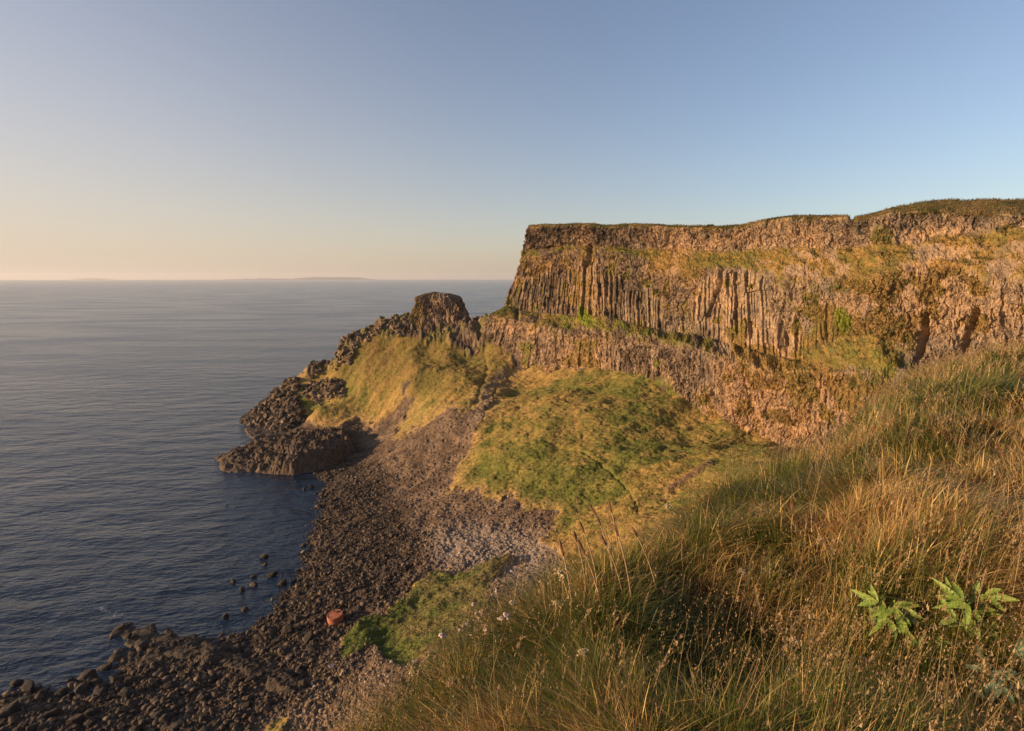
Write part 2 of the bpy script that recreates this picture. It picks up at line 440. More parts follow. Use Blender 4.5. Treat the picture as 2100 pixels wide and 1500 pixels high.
def lerp3(a, b, t): return a * (1 - t[..., None]) + b * t[..., None]
C = lambda *v: np.array(v, float)
def land_colour(x, y, z, masks):
    px, py, g, g1, g2, g3, rock = masks
    n1 = fbm(x * .05, y * .05, o=4, seed=61); n2 = fbm(x * .22, y * .22, o=4, seed=63); n3 = fbm(x * .9, y * .9, o=3, seed=65)
    # beach
    wet = sm(-42, 42, poly_sd(px + 12 * n2, py + 12 * n2, [(-300, 1800), (-300, 1100), (600, 850), (720, 880), (790, 985), (850, 1080), (880, 1150), (850, 1210), (790, 1262), (700, 1310), (690, 1370), (600, 1420), (540, 1480), (500, 1560)]))
    shing = lerp3(C(.10, .066, .042), C(.205, .138, .088), np.clip(.5 + n2 + .6 * n3, 0, 1))
    pale = sm(0, 60, poly_sd(px, py, [(850, 1080), (960, 1040), (1160, 1080), (1160, 1260), (940, 1190), (860, 1190)]))
    shing = lerp3(shing, C(.27, .215, .17), pale * .7)
    dark = lerp3(C(.036, .026, .019), C(.095, .067, .047), np.clip(.5 + n2 + .5 * n3, 0, 1))
    c = lerp3(shing, dark, wet)
    # grass
    dry = np.clip(.56 + .75 * n1 + .5 * n2 + .25 * n3, 0, 1)
    green = sm(40, -60, np.hypot((px - 1290) / 1.0, (py - 850) / 1.0) - 120)
    dry = np.clip(dry - .30 * green, 0, 1)
    grn = lerp3(C(.115, .12, .026), C(.19, .165, .040), np.clip(.5 + n2, 0, 1))
    gold = lerp3(C(.235, .165, .045), C(.33, .21, .07), np.clip(.5 + n3, 0, 1))
    gc = lerp3(grn, gold, dry)
    rim = sm(26, 4, g) * (1 - sm(5, 30, g3)) * sm(1260, 1200, py)       # straw rim where the turf ends at the scree
    gc = lerp3(gc, C(.40, .25, .10), rim * .55)
    lowg = lerp3(C(.095, .115, .024), C(.16, .13, .045), np.clip((px - 760) / 220 + n2 * .8, 0, 1))
    gc = lerp3(gc, lowg, sm(0, 6, g3))
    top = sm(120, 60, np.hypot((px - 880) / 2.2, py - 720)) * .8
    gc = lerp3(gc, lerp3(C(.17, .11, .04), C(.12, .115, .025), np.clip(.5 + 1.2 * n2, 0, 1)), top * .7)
    gm = sm(-2, 3, g)
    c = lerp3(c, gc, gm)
    ridge = trail(px, py, [(1458, 948), (1420, 975), (1370, 1010)], 5)
    c = lerp3(c, C(.16, .10, .06), ridge * gm)
    path = trail(px, py, [(1035, 770), (1000, 800), (985, 840), (972, 870)], 7) * .8
    c = lerp3(c, C(.22, .16, .11), path)
    small = sm(-2, 4, poly_sd(px + 4 * n2, py + 4 * n2, [(822, 812), (826, 792), (836, 782), (846, 784), (838, 800), (830, 815)]))
    c = lerp3(c, C(.10, .075, .06), small)
    # rock
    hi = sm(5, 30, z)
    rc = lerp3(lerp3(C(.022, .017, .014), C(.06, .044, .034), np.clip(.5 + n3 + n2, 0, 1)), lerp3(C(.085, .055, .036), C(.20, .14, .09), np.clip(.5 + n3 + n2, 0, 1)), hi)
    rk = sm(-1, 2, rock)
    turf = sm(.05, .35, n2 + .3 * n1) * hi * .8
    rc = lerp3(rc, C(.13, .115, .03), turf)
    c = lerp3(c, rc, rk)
    under = sm(0.25, -0.2, z)
    c = lerp3(c, C(.02, .018, .015), under)
    mask = np.zeros(c.shape[:-1] + (4,)); mask[..., 3] = 1
    mask[..., 0] = gm; mask[..., 1] = (1 - gm) * (1 - rk) * (.2 + .5 * pale) * (1 - wet) + rk * hi * .35
    return c, mask, wet, pale

def build_land():
    az = np.radians(np.concatenate([np.linspace(-80, -50.5, 40), np.linspace(-50, 46, 1150), np.linspace(46.5, 88, 70)]))
    r = np.concatenate([np.geomspace(22, 69, 110), np.geomspace(70, 345, 1000)]); nu, nv = len(az), len(r)
    x = np.sin(az)[:, None] * r[None]; y = np.cos(az)[:, None] * r[None]
    zb = base_z(x, y)
    m = land_masks(x, y, zb)
    z = land_height(x, y, m)
    c, mask, _, _ = land_colour(x, y, z, m)
    V = np.stack([x, y, z], -1).reshape(-1, 3)
    ca = np.ones((V.shape[0], 4)); ca[:, :3] = c.reshape(-1, 3)
    o = mesh_from("ground", V, grid_faces(nu, nv)[:, ::-1], M_LAND, smooth=True, cols={"albedo": ca, "mask": mask.reshape(-1, 4)})
    tag(o, "grassy slopes, brown scree and shingle beach under the cliff", kind="structure")
build_land()

# ------------------------------------------------------------------ the cliff
def lv(q, pts):
    return np.interp(q, [p[0] for p in pts], [p[1] for p in pts])
def gsmooth(a, k):
    w = np.exp(-np.linspace(-2, 2, 2 * k + 1) ** 2); w /= w.sum()
    p = np.pad(a, (k, k), mode='edge')
    return np.convolve(p, w, 'valid')
LV = {
 'crest': [(1085, 464), (1100, 462), (1200, 459), (1250, 464), (1300, 460), (1370, 463), (1450, 466), (1520, 463), (1569, 452), (1628, 444), (1722, 444), (1770, 446), (1826, 429), (1909, 415), (1951, 410), (2100, 411), (3000, 400)],
 'A': [(1085, 466), (1200, 462), (1250, 466), (1300, 463), (1370, 467), (1450, 469), (1520, 467), (1569, 455), (1628, 448), (1722, 448), (1770, 451), (1826, 436), (1909, 433), (2020, 438), (2100, 446), (3000, 450)],
 'B': [(1085, 512), (1170, 504), (1300, 511), (1400, 512), (1500, 515), (1604, 508), (1694, 512), (1743, 509), (1795, 501), (1847, 500), (1940, 482), (2055, 470), (2100, 468), (3000, 480)],
 'C': [(1085, 540), (1170, 514), (1300, 523), (1350, 545), (1450, 553), (1500, 553), (1569, 572), (1645, 562), (1708, 576), (1784, 572), (1864, 553), (1933, 560), (2100, 590), (3000, 600)],
 'D': [(1085, 628), (1120, 640), (1160, 642), (1250, 648), (1330, 672), (1450, 692), (1550, 722), (1640, 742), (1700, 690), (1800, 690), (1900, 760), (2100, 800), (3000, 820)],
 'E': [(1085, 648), (1120, 658), (1200, 684), (1300, 684), (1400, 702), (1500, 742), (1600, 770), (1700, 770), (1800, 790), (1900, 830), (2100, 850), (3000, 860)],
 'F': [(1085, 730), (1130, 764), (1160, 774), (1200, 756), (1260, 768), (1370, 752), (1400, 800), (1450, 842), (1560, 892), (1640, 925), (1800, 970), (2100, 1000), (3000, 1050)]}
OFF = {'crest': [(1085, -3), (1750, -3), (1850, -9), (2000, -14), (3000, -16)], 'A': [(1085, 0), (3000, 0)], 'B': [(1085, 2.2), (3000, 3.0)],
       'C': [(1085, 3), (1150, 4.5), (1400, 8), (1800, 10), (3000, 10)], 'D': [(1085, 8), (1150, 9), (1400, 12), (1800, 15), (3000, 15)],
       'E': [(1085, 14), (1150, 18), (1400, 25), (1800, 24), (3000, 24)], 'F': [(1085, 20), (1150, 25), (1400, 32), (1800, 31), (3000, 31)]}
SHIFT = {'crest': 0, 'A': -2, 'B': -12, 'C': -17, 'D': -45, 'E': -82, 'F': -115}
def build_cliff():
    # horizontal stations, finer where the wall is nearer
    q = np.unique(np.concatenate([np.arange(1085, 1700, .62), np.arange(1700, 2140, .8), np.arange(2140, 3000, 6)]))
    t = np.concatenate([np.arange(90, 12, -2.0), np.arange(12, 0, -.35)])    # wrap round the nose
    names = ['crest', 'A', 'B', 'C', 'D', 'E', 'F']
    P = []
    for nme in names:
        py = gsmooth(lv(q, LV[nme]), 10) if nme not in ('crest', 'A') else gsmooth(lv(q, LV[nme]), 14)
        sh = SHIFT[nme] * np.clip(1 - (q - 1085) / 150, 0, 1) ** 1.3
        Y = gsmooth(Ytop(q) - lv(q, OFF[nme]), 30)
        pw = W(q + sh, py, Y=Y).T
        p0 = pw[0]
        back = p0[None] + np.stack([.12 * t + .006 * t * t, t, -0.02 * t], -1)
        P.append(np.concatenate([back, pw]))
    P = dict(zip(names, P))
    n = len(P['A'])
    # plateau rows and a buried foot
    far1 = P['crest'] + np.array([6, 14, .4]); far2 = P['crest'] + np.array([45, 60, 3.0])
    nz = np.array([0, -1.0, -14])
    foot = P['F'] + nz
    seq = [far2, far1, P['crest'], P['A'], P['B'], P['C'], P['D'], P['E'], P['F'], foot]
    cnt = [6, 16, 14, 58, 46, 130, 34, 92, 24]
    rows = []; T = []
    for k in range(len(seq) - 1):
        for i in range(cnt[k]):
            f = i / cnt[k]
            rows.append(seq[k] * (1 - f) + seq[k + 1] * f); T.append(k + f)
    rows.append(seq[-1]); T.append(len(seq) - 1.0)
    S = np.stack(rows, 1)                        # station, row, xyz
    T = np.array(T)[None] + np.zeros((n, 1))      # 0 far2 1 far1 2 crest 3 A 4 B 5 C 6 D 7 E 8 F 9 foot
    du = np.gradient(S, axis=0); dv = np.gradient(S, axis=1)
    nr = np.cross(du, dv); nr /= np.linalg.norm(nr, axis=2, keepdims=True) + 1e-9
    hd = P['C'] - 0; dd = np.gradient(hd, axis=0)
    hn = np.stack([dd[:, 1], -dd[:, 0], 0 * dd[:, 0]], -1); hn = -hn / (np.linalg.norm(hn, axis=1, keepdims=True) + 1e-9)
    # make both point to the bay (towards -x,-y)
    if np.mean(hn[:, 0]) > 0: hn = -hn
    for k in range(3): hn[:, k] = gsmooth(hn[:, k], 12)
    if np.mean(nr[:, :, 0]) > 0: nr = -nr
    s = np.concatenate([[0], np.cumsum(np.linalg.norm(np.diff(hd[:, :2], axis=0), axis=1))])[:, None] + 0 * T
    z = S[..., 2]; x = S[..., 0]; y = S[..., 1]
    px, py = proj(x, y, z)
    wall_top = sm(2.9, 3.15, T) * sm(4.15, 3.9, T + .12 * fbm(s * .3, z * .3, o=3, seed=71))
    Tw = T + .22 * fbm(s * .07, z * .05, o=4, seed=72) + .10 * fbm(s * .5, z * .3, o=3, seed=76)
    wall_mid = sm(4.85, 5.1, Tw) * sm(6.15, 5.95, Tw)
    wall_low = sm(6.8, 7.1, Tw) * sm(8.35, 8.1, Tw)
    wall = np.clip(wall_top + wall_mid + wall_low, 0, 1)
    # columns, one cell per pillar
    sw = s + .5 * fbm(z * .06, s * .03, o=2, seed=73) + .25 * vn(z * .25, s * .1, seed=74)
    wdt = 1.15
    u = sw / wdt; iu = np.floor(u).astype(np.int64)
    best = np.full(u.shape, 9.0); sec = best.copy(); cid = np.zeros(u.shape)
    for d in (-1, 0, 1):
        c_ = iu + d; pos = c_ + .15 + .7 * _h(c_, c_ * 0, c_ * 0, 75)
        dist = np.abs(u - pos); i_ = _h(c_, c_ * 0, c_ * 0 + 1, 75); nw = dist < best
        sec = np.where(nw, best, np.minimum(sec, dist)); cid = np.where(nw, i_, cid); best = np.where(nw, dist, best)
    edge = sec - best
    seg = np.floor(z / (4 + 5 * cid) + cid * 9).astype(np.int64); hseg = _h(seg, (cid * 9999).astype(np.int64), seg * 0, 77)
    colm = (cid - .5) * 1.9 + (hseg - .5) * 1.0 + .65 * sm(0, .22, edge) + .15 * fbm(s * 1.1, z * .5, o=3, seed=79)
    # knobbly blocks
    ws = s + .5 * vn(s * .9, z * .9, seed=82); wz = z + .6 * vn(s * .8, z * .8, seed=84)
    a1, a2, ai = worley(ws * .75, wz * .36, seed=81); b1, b2, bi = worley(ws * 1.9, wz * .95, seed=83)
    blocks = (ai - .5) * .75 + (bi - .5) * .55 + fbm(s * .6, z * .35, o=4, seed=80, g=.6) * .8
    c1_, c2_, ci = worley(s * .22, z * .12, seed=85)
    butt = fbm(s * .045, z * .012, o=3, seed=86) * 2.6 + (ci - .5) * 1.6 * 1.0
    colw = wall_mid * sm(-.25, .25, fbm(s * .04, z * .06, o=3, seed=87) + .9 * (sm(5.25, 5.6, Tw)) - .2) * sm(1780, 1660, px)
    colw = np.clip(colw + .45 * wall_low * sm(.0, .3, fbm(s * .08, z * .1, o=2, seed=88)), 0, 1)
    d = wall * (butt * .55 + colw * colm + (1 - colw) * blocks * 1.15) + wall_top * .6 * (fbm(s * .15, z * .03, o=2, seed=89))
    rough_led = (1 - wall) * (T > 3) * (fbm(s * .3, z * .4, o=4, seed=90) * .8 + .25)
    d = d + rough_led
    # overhanging lip of the top band, rounded bulges split by gullies
    d = d + wall_top * .9 * np.abs(np.sin(s * .085 + .8 * vn(s * .03, s * 0, seed=91)))
    # named fissures (where the wall is cut)
    def fis(pts, w, dep):
        return -dep * trail(px, py, pts, w)
    d = d + fis([(1478, 545), (1472, 580), (1462, 620), (1452, 650)], 3.2, 2.6)
    d = d + fis([(1368, 478), (1366, 505)], 3, 2.2) + fis([(1212, 505), (1206, 545)], 4, 2.2) + fis([(1158, 500), (1152, 515)], 3, 1.8)
    d = d + fis([(1748, 450), (1740, 480), (1742, 510)], 5, 3.0) + fis([(1894, 650), (1890, 690), (1882, 730)], 6, 4.2) + fis([(1998, 640), (1982, 690), (1974, 720)], 7, 3.2)
    d = d + fis([(1320, 715), (1318, 745)], 3, 2.4) + fis([(1372, 600), (1368, 650)], 4, 1.6) + fis([(1600, 660), (1606, 720)], 3, 2.0) + fis([(1588, 620), (1594, 640)], 3, 1.6) + fis([(1620, 565), (1615, 590)], 3.5, 1.8)
    d = d + fis([(1062, 640), (1060, 662)], 4, 1.5)
    fine = vn(s * 2.6, z * 2.1, seed=92) * .16 + vn(s * 5, z * 4, seed=93) * .08
    d = d + fine * sm(2.5, 3, T)
    mixn = wall[..., None] * hn[:, None, :] + (1 - wall[..., None]) * nr
    S2 = S + mixn * d[..., None]
    # ground on top
    S2[..., 2] += (T < 3.05) * (fbm(s * .25, T * 3, o=4, seed=94) * .35) + (T <= 2.6) * .15
    # colours
    n1 = fbm(s * .04, z * .08, o=4, seed=101); n2 = fbm(s * .2, z * .25, o=4, seed=103); n3 = fbm(s * .9, z * .9, o=3, seed=105); nv_ = fbm(s * .8, z * .05, o=3, seed=107)
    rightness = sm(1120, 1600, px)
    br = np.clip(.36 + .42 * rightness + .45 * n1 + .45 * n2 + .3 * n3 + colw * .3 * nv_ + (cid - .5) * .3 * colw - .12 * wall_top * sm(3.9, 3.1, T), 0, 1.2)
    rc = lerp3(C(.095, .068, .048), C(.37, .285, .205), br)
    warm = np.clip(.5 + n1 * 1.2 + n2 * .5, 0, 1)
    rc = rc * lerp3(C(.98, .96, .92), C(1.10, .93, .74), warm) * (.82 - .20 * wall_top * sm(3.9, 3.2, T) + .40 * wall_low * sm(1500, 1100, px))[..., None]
    rc = rc * (1 + wall_low[..., None] * C(.08, .02, -.05))
    gcol = lerp3(lerp3(C(.085, .105, .018), C(.13, .12, .028), np.clip(.5 + n2, 0, 1)), lerp3(C(.17, .10, .035), C(.25, .155, .05), np.clip(.5 + n3, 0, 1)), np.clip(.38 + .9 * n1 + .5 * n3, 0, 1))
    led = np.clip(1 - wall, 0, 1) * (T > 3.0)
    turf = led * sm(-.35, .15, n2 + .25 * n3 + .30)
    patch = sm(.28, .55, n2 + .5 * n1 + .30 * sm(1640, 1760, px) * sm(1900, 1800, px) + .02 * wall_low + .1 * (px > 1640)) * (T > 4)
    patch = np.maximum(patch, sm(.1, .4, fbm(s * .09, z * .12, o=3, seed=111)) * sm(1850, 1960, px) * sm(4.9, 4.5, T) * (T > 3))
    pg = sm(-10, 10, poly_sd(px + 9 * n2, py + 9 * n2, [(1690, 590), (1720, 560), (1800, 470), (1830, 470), (1850, 560), (1800, 600)]))
    pg = np.maximum(pg, sm(-10, 10, poly_sd(px + 9 * n2, py + 9 * n2, [(1640, 700), (1700, 620), (1760, 650), (1900, 640), (1860, 700), (1760, 740), (1680, 780), (1640, 860), (1600, 800)])))
    gm = np.clip(np.maximum(np.maximum(turf, patch * .9), pg * .85), 0, 1)
    bright = sm(-8, 4, poly_sd(px + 5 * n2, py + 5 * n2, [(1715, 630), (1730, 628), (1750, 655), (1752, 670), (1735, 690), (1722, 665)])) + sm(-6, 6, poly_sd(px + 6 * n2, py + 6 * n2, [(1180, 655), (1195, 625), (1215, 640), (1225, 665), (1205, 672)]))
    gcol = lerp3(gcol, C(.15, .17, .02), np.clip(bright, 0, 1)); gm = np.maximum(gm, np.clip(bright, 0, 1))
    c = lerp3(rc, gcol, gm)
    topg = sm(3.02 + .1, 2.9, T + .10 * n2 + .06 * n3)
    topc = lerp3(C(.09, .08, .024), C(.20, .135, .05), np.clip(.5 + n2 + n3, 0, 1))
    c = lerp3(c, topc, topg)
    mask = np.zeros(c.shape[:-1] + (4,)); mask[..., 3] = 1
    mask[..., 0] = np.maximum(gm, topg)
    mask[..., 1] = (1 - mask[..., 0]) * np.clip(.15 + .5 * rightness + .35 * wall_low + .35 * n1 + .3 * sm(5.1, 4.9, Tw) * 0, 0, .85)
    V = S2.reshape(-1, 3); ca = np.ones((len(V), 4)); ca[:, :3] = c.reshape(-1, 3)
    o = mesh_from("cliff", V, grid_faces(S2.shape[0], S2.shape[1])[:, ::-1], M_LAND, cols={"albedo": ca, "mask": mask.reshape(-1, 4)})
    tag(o, "tall columnar basalt cliff with grassy ledges round the bay", kind="structure")
    return S2, T, gm, topg
CL = build_cliff()

# ------------------------------------------------------------------ shared rock tools
import bmesh
def ico(sub):
    bm = bmesh.new(); bmesh.ops.create_icosphere(bm, subdivisions=sub, radius=1)
    v = np.array([p.co[:] for p in bm.verts]); f = np.array([[q.index for q in p.verts] for p in bm.faces]); bm.free()
    return v, f
ICO1, ICO2, ICO4 = ico(1), ico(2), ico(4)

def boulder_mesh(name, seed, mat, squash=(1, .8, .62)):
    v, f = ICO4
    r = 1 + .20 * fbm(v[:, 0] * 1.1, v[:, 1] * 1.1, v[:, 2] * 1.1 + seed, o=3, seed=seed) + .05 * fbm(v[:, 0] * 4, v[:, 1] * 4, v[:, 2] * 4, o=3, seed=seed + 3)
    p = v * r[:, None]
    rg = np.random.default_rng(seed)
    for _ in range(13):                     # a few broken flat faces
        n = rg.normal(size=3); n /= np.linalg.norm(n); h = rg.uniform(.58, .86)
        d = p @ n - h
        p = p - np.where(d > 0, d * .88, 0)[:, None] * n
    p = p * np.array(squash)
    me = bpy.data.meshes.new(name); me.from_pydata(p.tolist(), [], f.tolist())
    me.polygons.foreach_set("use_smooth", [True] * len(f)); me.materials.append(mat)
    return me

def ground_hit(px, py, zfun, t0=60, t1=420, n=260, geom=True):
    px = np.asarray(px, float); py = np.asarray(py, float)
    dx, dy, dz = ray(px, py); L = np.sqrt(dx * dx + dy * dy + dz * dz); dx, dy, dz = dx / L, dy / L, dz / L
    hit = np.full(px.shape, np.nan); prev = np.full(px.shape, t0, float)
    for t in np.geomspace(t0, t1, n):
        zz = H + dz * t; g = zfun(dx * t, dy * t)
        k = np.isnan(hit) & (zz <= g); hit[k] = .5 * (prev[k] + t); prev[:] = t
    return np.stack([dx * hit, dy * hit, H + dz * hit], -1)

# ------------------------------------------------------------------ the rock stack on the headland ridge
def build_stack():
    nu, nv = 520, 150
    th = np.linspace(0, 2 * np.pi, nu, endpoint=False)
    Y0 = 289.0
    ks = [(608, 861, 934), (611, 858, 940), (616, 856, 945), (624, 855, 949), (635, 853, 954), (650, 846, 963), (665, 838, 970), (690, 824, 978), (720, 808, 985), (760, 795, 992)]
    zk = [W(905, p, Y=Y0)[2] for p, a, b in ks][::-1]
    xl = [W(a, p, Y=Y0)[0] for p, a, b in ks][::-1]; xr = [W(b, p, Y=Y0)[0] for p, a, b in ks][::-1]
    zz = np.linspace(zk[0], zk[-1], nv - 14)
    cx = (np.interp(zz, zk, xl) + np.interp(zz, zk, xr)) / 2; hw = (np.interp(zz, zk, xr) - np.interp(zz, zk, xl)) / 2
    cx, hw = gsmooth(cx, 3), gsmooth(hw, 3)
    cx = np.concatenate([cx, np.full(14, cx[-1])]); hwt = np.concatenate([hw, hw[-1] * np.linspace(.93, 0.0, 14)])
    zz = np.concatenate([zz, zz[-1] + 1.9 * (1 - np.linspace(.93, 0, 14) ** 2)])
    e = 2 / 3.4
    sx = np.sign(np.cos(th)) * np.abs(np.cos(th)) ** e; sy = np.sign(np.sin(th)) * np.abs(np.sin(th)) ** e
    x = cx[None] + sx[:, None] * hwt[None]; y = Y0 + sy[:, None] * hwt[None] * .8; z = zz[None] + 0 * x
    top = np.concatenate([np.zeros(nv - 14), np.linspace(.1, 1, 14)])[None] + 0 * x
    arc = th[:, None] * 13
    # fanning pillars: they lean away from a point low on the face
    lean = (z - zk[0]) / 25
    px, py = proj(x, y, z)
    ang = np.arctan2(px - 915, 735 - py + 40) * 34
    front = sm(0, -.5, sy)[:, None]
    u = np.where(front > .3, ang * .62, arc * .7) + .35 * vn(z * .5, arc * .1, seed=200)
    iu = np.floor(u).astype(np.int64); best = np.full(u.shape, 9.); sec = best.copy(); cid = np.zeros(u.shape)
    for d_ in (-1, 0, 1):
        c_ = iu + d_; pos = c_ + .15 + .7 * _h(c_, c_ * 0, c_ * 0, 201); dist = np.abs(u - pos); i_ = _h(c_, c_ * 0, c_ * 0 + 1, 202); nw = dist < best
        sec = np.where(nw, best, np.minimum(sec, dist)); cid = np.where(nw, i_, cid); best = np.where(nw, dist, best)
    a1, a2, ai = worley(u * .4, z * .35, seed=203)
    b1, b2, bi = worley(arc * .9, z * .35, seed=209)
    d = (cid - .5) * .55 + .3 * sm(0, .4, sec - best) + (ai - .5) * 1.0 + (bi - .5) * .9 + fbm(arc * .2, z * .12, o=5, seed=204, g=.55) * 1.9 - .5
    d = d * (1 - top)
    nx, ny = sx / np.hypot(sx, sy), sy / np.hypot(sx, sy)
    x2 = x + nx[:, None] * d; y2 = y + ny[:, None] * d
    z2 = z + top * fbm(x * .25, y * .25, o=4, seed=205) * .7 + .25 * vn(x * 1.3, y * 1.3 + z, seed=206)
    n2 = fbm(arc * .3, z * .3, o=4, seed=207); n3 = fbm(arc * 1.1, z * 1.1, o=3, seed=208)
    rc = lerp3(C(.10, .066, .044), C(.30, .20, .125), np.clip(.5 + .5 * n2 + .35 * n3 + .3 * (cid - .5), 0, 1))
    tf = np.clip(np.maximum(sm(.05, .5, n2 + .9 * sm(880, 845, px) + .2), sm(.3, .8, top + n2 * .5)), 0, 1) * .85
    tf = tf * np.maximum(sm(900, 858, px + 14 * n2), sm(0, .5, top)) 
    gc = lerp3(C(.10, .09, .025), C(.20, .13, .05), np.clip(.5 + n3, 0, 1))
    c = lerp3(rc, gc, tf * np.where(px < 885, 1, .6))
    mask = np.zeros(c.shape[:-1] + (4,)); mask[..., 3] = 1; mask[..., 0] = tf; mask[..., 1] = .25 * (1 - tf)
    V = np.stack([x2, y2, z2], -1).reshape(-1, 3)
    i = np.arange(nu)[:, None]; j = np.arange(nv - 1)[None]
    a = i * nv + j; b = ((i + 1) % nu) * nv + j
    Fs = np.stack([a, b, b + 1, a + 1], -1).reshape(-1, 4)
    ca = np.ones((len(V), 4)); ca[:, :3] = c.reshape(-1, 3)
    o = mesh_from("rock_stack", V, Fs, M_LAND, cols={"albedo": ca, "mask": mask.reshape(-1, 4)})
    tag(o, "flat topped brown rock stack of fanning columns on the headland ridge", "rock stack")
build_stack()

# ------------------------------------------------------------------ low rock platform and reef rocks in the water
def rock_patch(name, poly, hfun, step, seed, label, cat, group=None, mat=None, rib=None, amp=1.0, land=False):
    P = np.array(poly); x0, y0 = P.min(0) - 2; x1, y1 = P.max(0) + 2
    nx, ny = int((x1 - x0) / step) + 2, int((y1 - y0) / step) + 2
    x = np.linspace(x0, x1, nx)[:, None] + np.zeros((nx, ny)); y = np.linspace(y0, y1, ny)[None] + np.zeros((nx, ny))
    wx = x + amp * fbm(x * .5, y * .5, o=3, seed=seed) * .8; wy = y + amp * fbm(x * .5, y * .5, o=3, seed=seed + 5) * .8
    sd_ = poly_sd(wx, wy, poly)
    px, py = proj(x, y, 0 * x + 1)
    f1, f2, ci = worley(x * .55 + .3 * vn(x, y, seed=3), y * .55, seed=seed + 7); g1, g2, di = worley(x * 1.6, y * 1.6, seed=seed + 8)
    h = hfun(x, y, px, py, sd_)
    rough = (ci - .5) * 1.5 + .3 * sm(0, .2, f2 - f1) + (di - .5) * .6 + fbm(x * .3, y * .3, o=4, seed=seed + 9) * 1.1
    if rib:
        ax, ay, wl = rib
        ph = (x * ax + y * ay) / wl + .35 * fbm(x * .4, y * .4, o=2, seed=seed + 11)
        rough = rough * .75 + (1 - np.abs(((ph % 1) * 2 - 1)) ** 1.6) * .45 + .2 * vn(ph * 3, y * .2, seed=seed)
    z = h * sm(0, 1, sd_ / .9) + rough * amp * sm(0, 1.5, sd_) * np.clip(h / 2.5, .25, 1.2) + np.where(sd_ < 0, sd_ * 1.5, 0) - .25
    if land: z = z + np.maximum(base_z(x, y), 0) * .9
    keep = z > -2.2
    idx = -np.ones(z.shape, int); V = np.stack([x, y, z], -1).reshape(-1, 3)
    Fq = grid_faces(nx, ny); kf = keep.ravel()[Fq].any(1); Fq = Fq[kf]
    used = np.unique(Fq); remap = np.zeros(len(V), int); remap[used] = np.arange(len(used))
    o = mesh_from(name, V[used], remap[Fq], mat or M_REEF, smooth=False)
    tag(o, label, cat, group)
    return o
pz = lambda L, z=0: [tuple(W(a, b, z=z)[:2]) for a, b in L]
front = pz([(437, 940), (446, 966), (470, 972), (510, 970), (560, 973), (600, 976), (650, 968), (690, 956)]) + pz([(735, 918), (715, 890)], 3) + pz([(660, 888), (600, 888), (560, 893)], 4) + pz([(520, 905), (480, 918)], 1)
rock_patch("rock_platform", front, lambda x, y, px, py, s: np.interp(px, [430, 500, 560, 610, 700, 740], [.5, 1.3, 2.6, 5.2, 5.8, 4.0]) * sm(0, 3.2, s) + np.clip(s, 0, 8) * .12,
           .28, 300, "long low dark rock platform jutting into the sea with its near side in shade", "rock platform", mat=M_REEF)
shelf = pz([(500, 880), (540, 874), (640, 876), (690, 884), (640, 890), (560, 895), (520, 900), (505, 892)], .3)
rock_patch("rock_shelf", shelf, lambda x, y, px, py, s: .9 + 0 * x, .3, 330, "flat wave washed dark shelf between headland tip and low platform", "rock shelf", amp=.6)
REEF = [((245, 1283), 42, 13, 1.3, "rounded ribbed rock at the seaward tip of the reef"), ((213, 1309), 13, 7, .7, "small dark rock awash just left of the reef"),
        ((290, 1300), 56, 26, 1.5, "ridged dark reef rock second from the seaward tip"), ((338, 1309), 44, 30, 1.7, "dark ridged reef rock in the middle of the outer reef"),
        ((240, 1336), 34, 16, 1.1, "jagged dark rock left of the reef's outer end"), ((268, 1352), 30, 12, .9, "low jagged dark rock below the outer reef"),
        ((392, 1318), 50, 26, 1.7, "slanting ribbed rock where the reef curves inshore"), ((432, 1338), 60, 34, 2.2, "broadest ribbed slab on the inshore half of the reef"),
        ((484, 1352), 34, 26, 1.9, "steep ribbed slab beside the gap in the reef"), ((508, 1376), 44, 24, 2.1, "ribbed brown slab just inshore of the reef gap"),
        ((540, 1394), 44, 26, 2.1, "ribbed brown slab in the middle of the inner reef"), ((572, 1410), 40, 24, 2.0, "ribbed brown slab next to last on the inner reef"),
        ((602, 1424), 36, 22, 1.8, "ribbed brown slab ending the reef on the pebble beach"), ((310, 1345), 40, 22, 1.0, "low broken rock below the middle of the outer reef")]
for i, ((cx_, cy_), ln, wd, hh, lab) in enumerate(REEF):
    pts = []
    a = R_(-32)
    for k in range(14):
        t_ = 2 * math.pi * k / 14; rr_ = 1 + .18 * math.sin(3 * t_ + i) + .12 * math.sin(5 * t_ + 2 * i)
        ex, ey = math.cos(t_) * ln * .74 * rr_, math.sin(t_) * wd * .85 * rr_
        pts.append((cx_ + ex * math.cos(a) - ey * math.sin(a), cy_ + ex * math.sin(a) + ey * math.cos(a)))
    rock_patch("reef_rock", pz(pts, 1.0), lambda x, y, px, py, s, hh=hh: hh * .36 * (.6 + .4 * sm(0, 2.5, s)) + .25 + max(0, hh - 1.5) * .2, .13, 400 + 13 * i, lab, "reef rock", "ribbed rocks of the reef", mat=M_REEF2, rib=(-.62, .78, .85), amp=.7, land=True)

rock_patch("reef_shelf", pz([(222, 1290), (262, 1268), (300, 1284), (360, 1300), (430, 1312), (480, 1345), (540, 1372), (600, 1400), (640, 1430), (600, 1448), (530, 1420), (470, 1385), (420, 1362), (340, 1350), (290, 1335), (255, 1312)], .5),
           lambda x, y, px, py, s: np.interp(px, [220, 330, 640], [.25, .6, 1.5]) + 0 * x, .14, 700, "low ribbed shelf of dark bedrock carrying the reef rocks", "rock shelf", mat=M_REEF2, rib=(-.62, .78, .7), amp=.75, land=True)

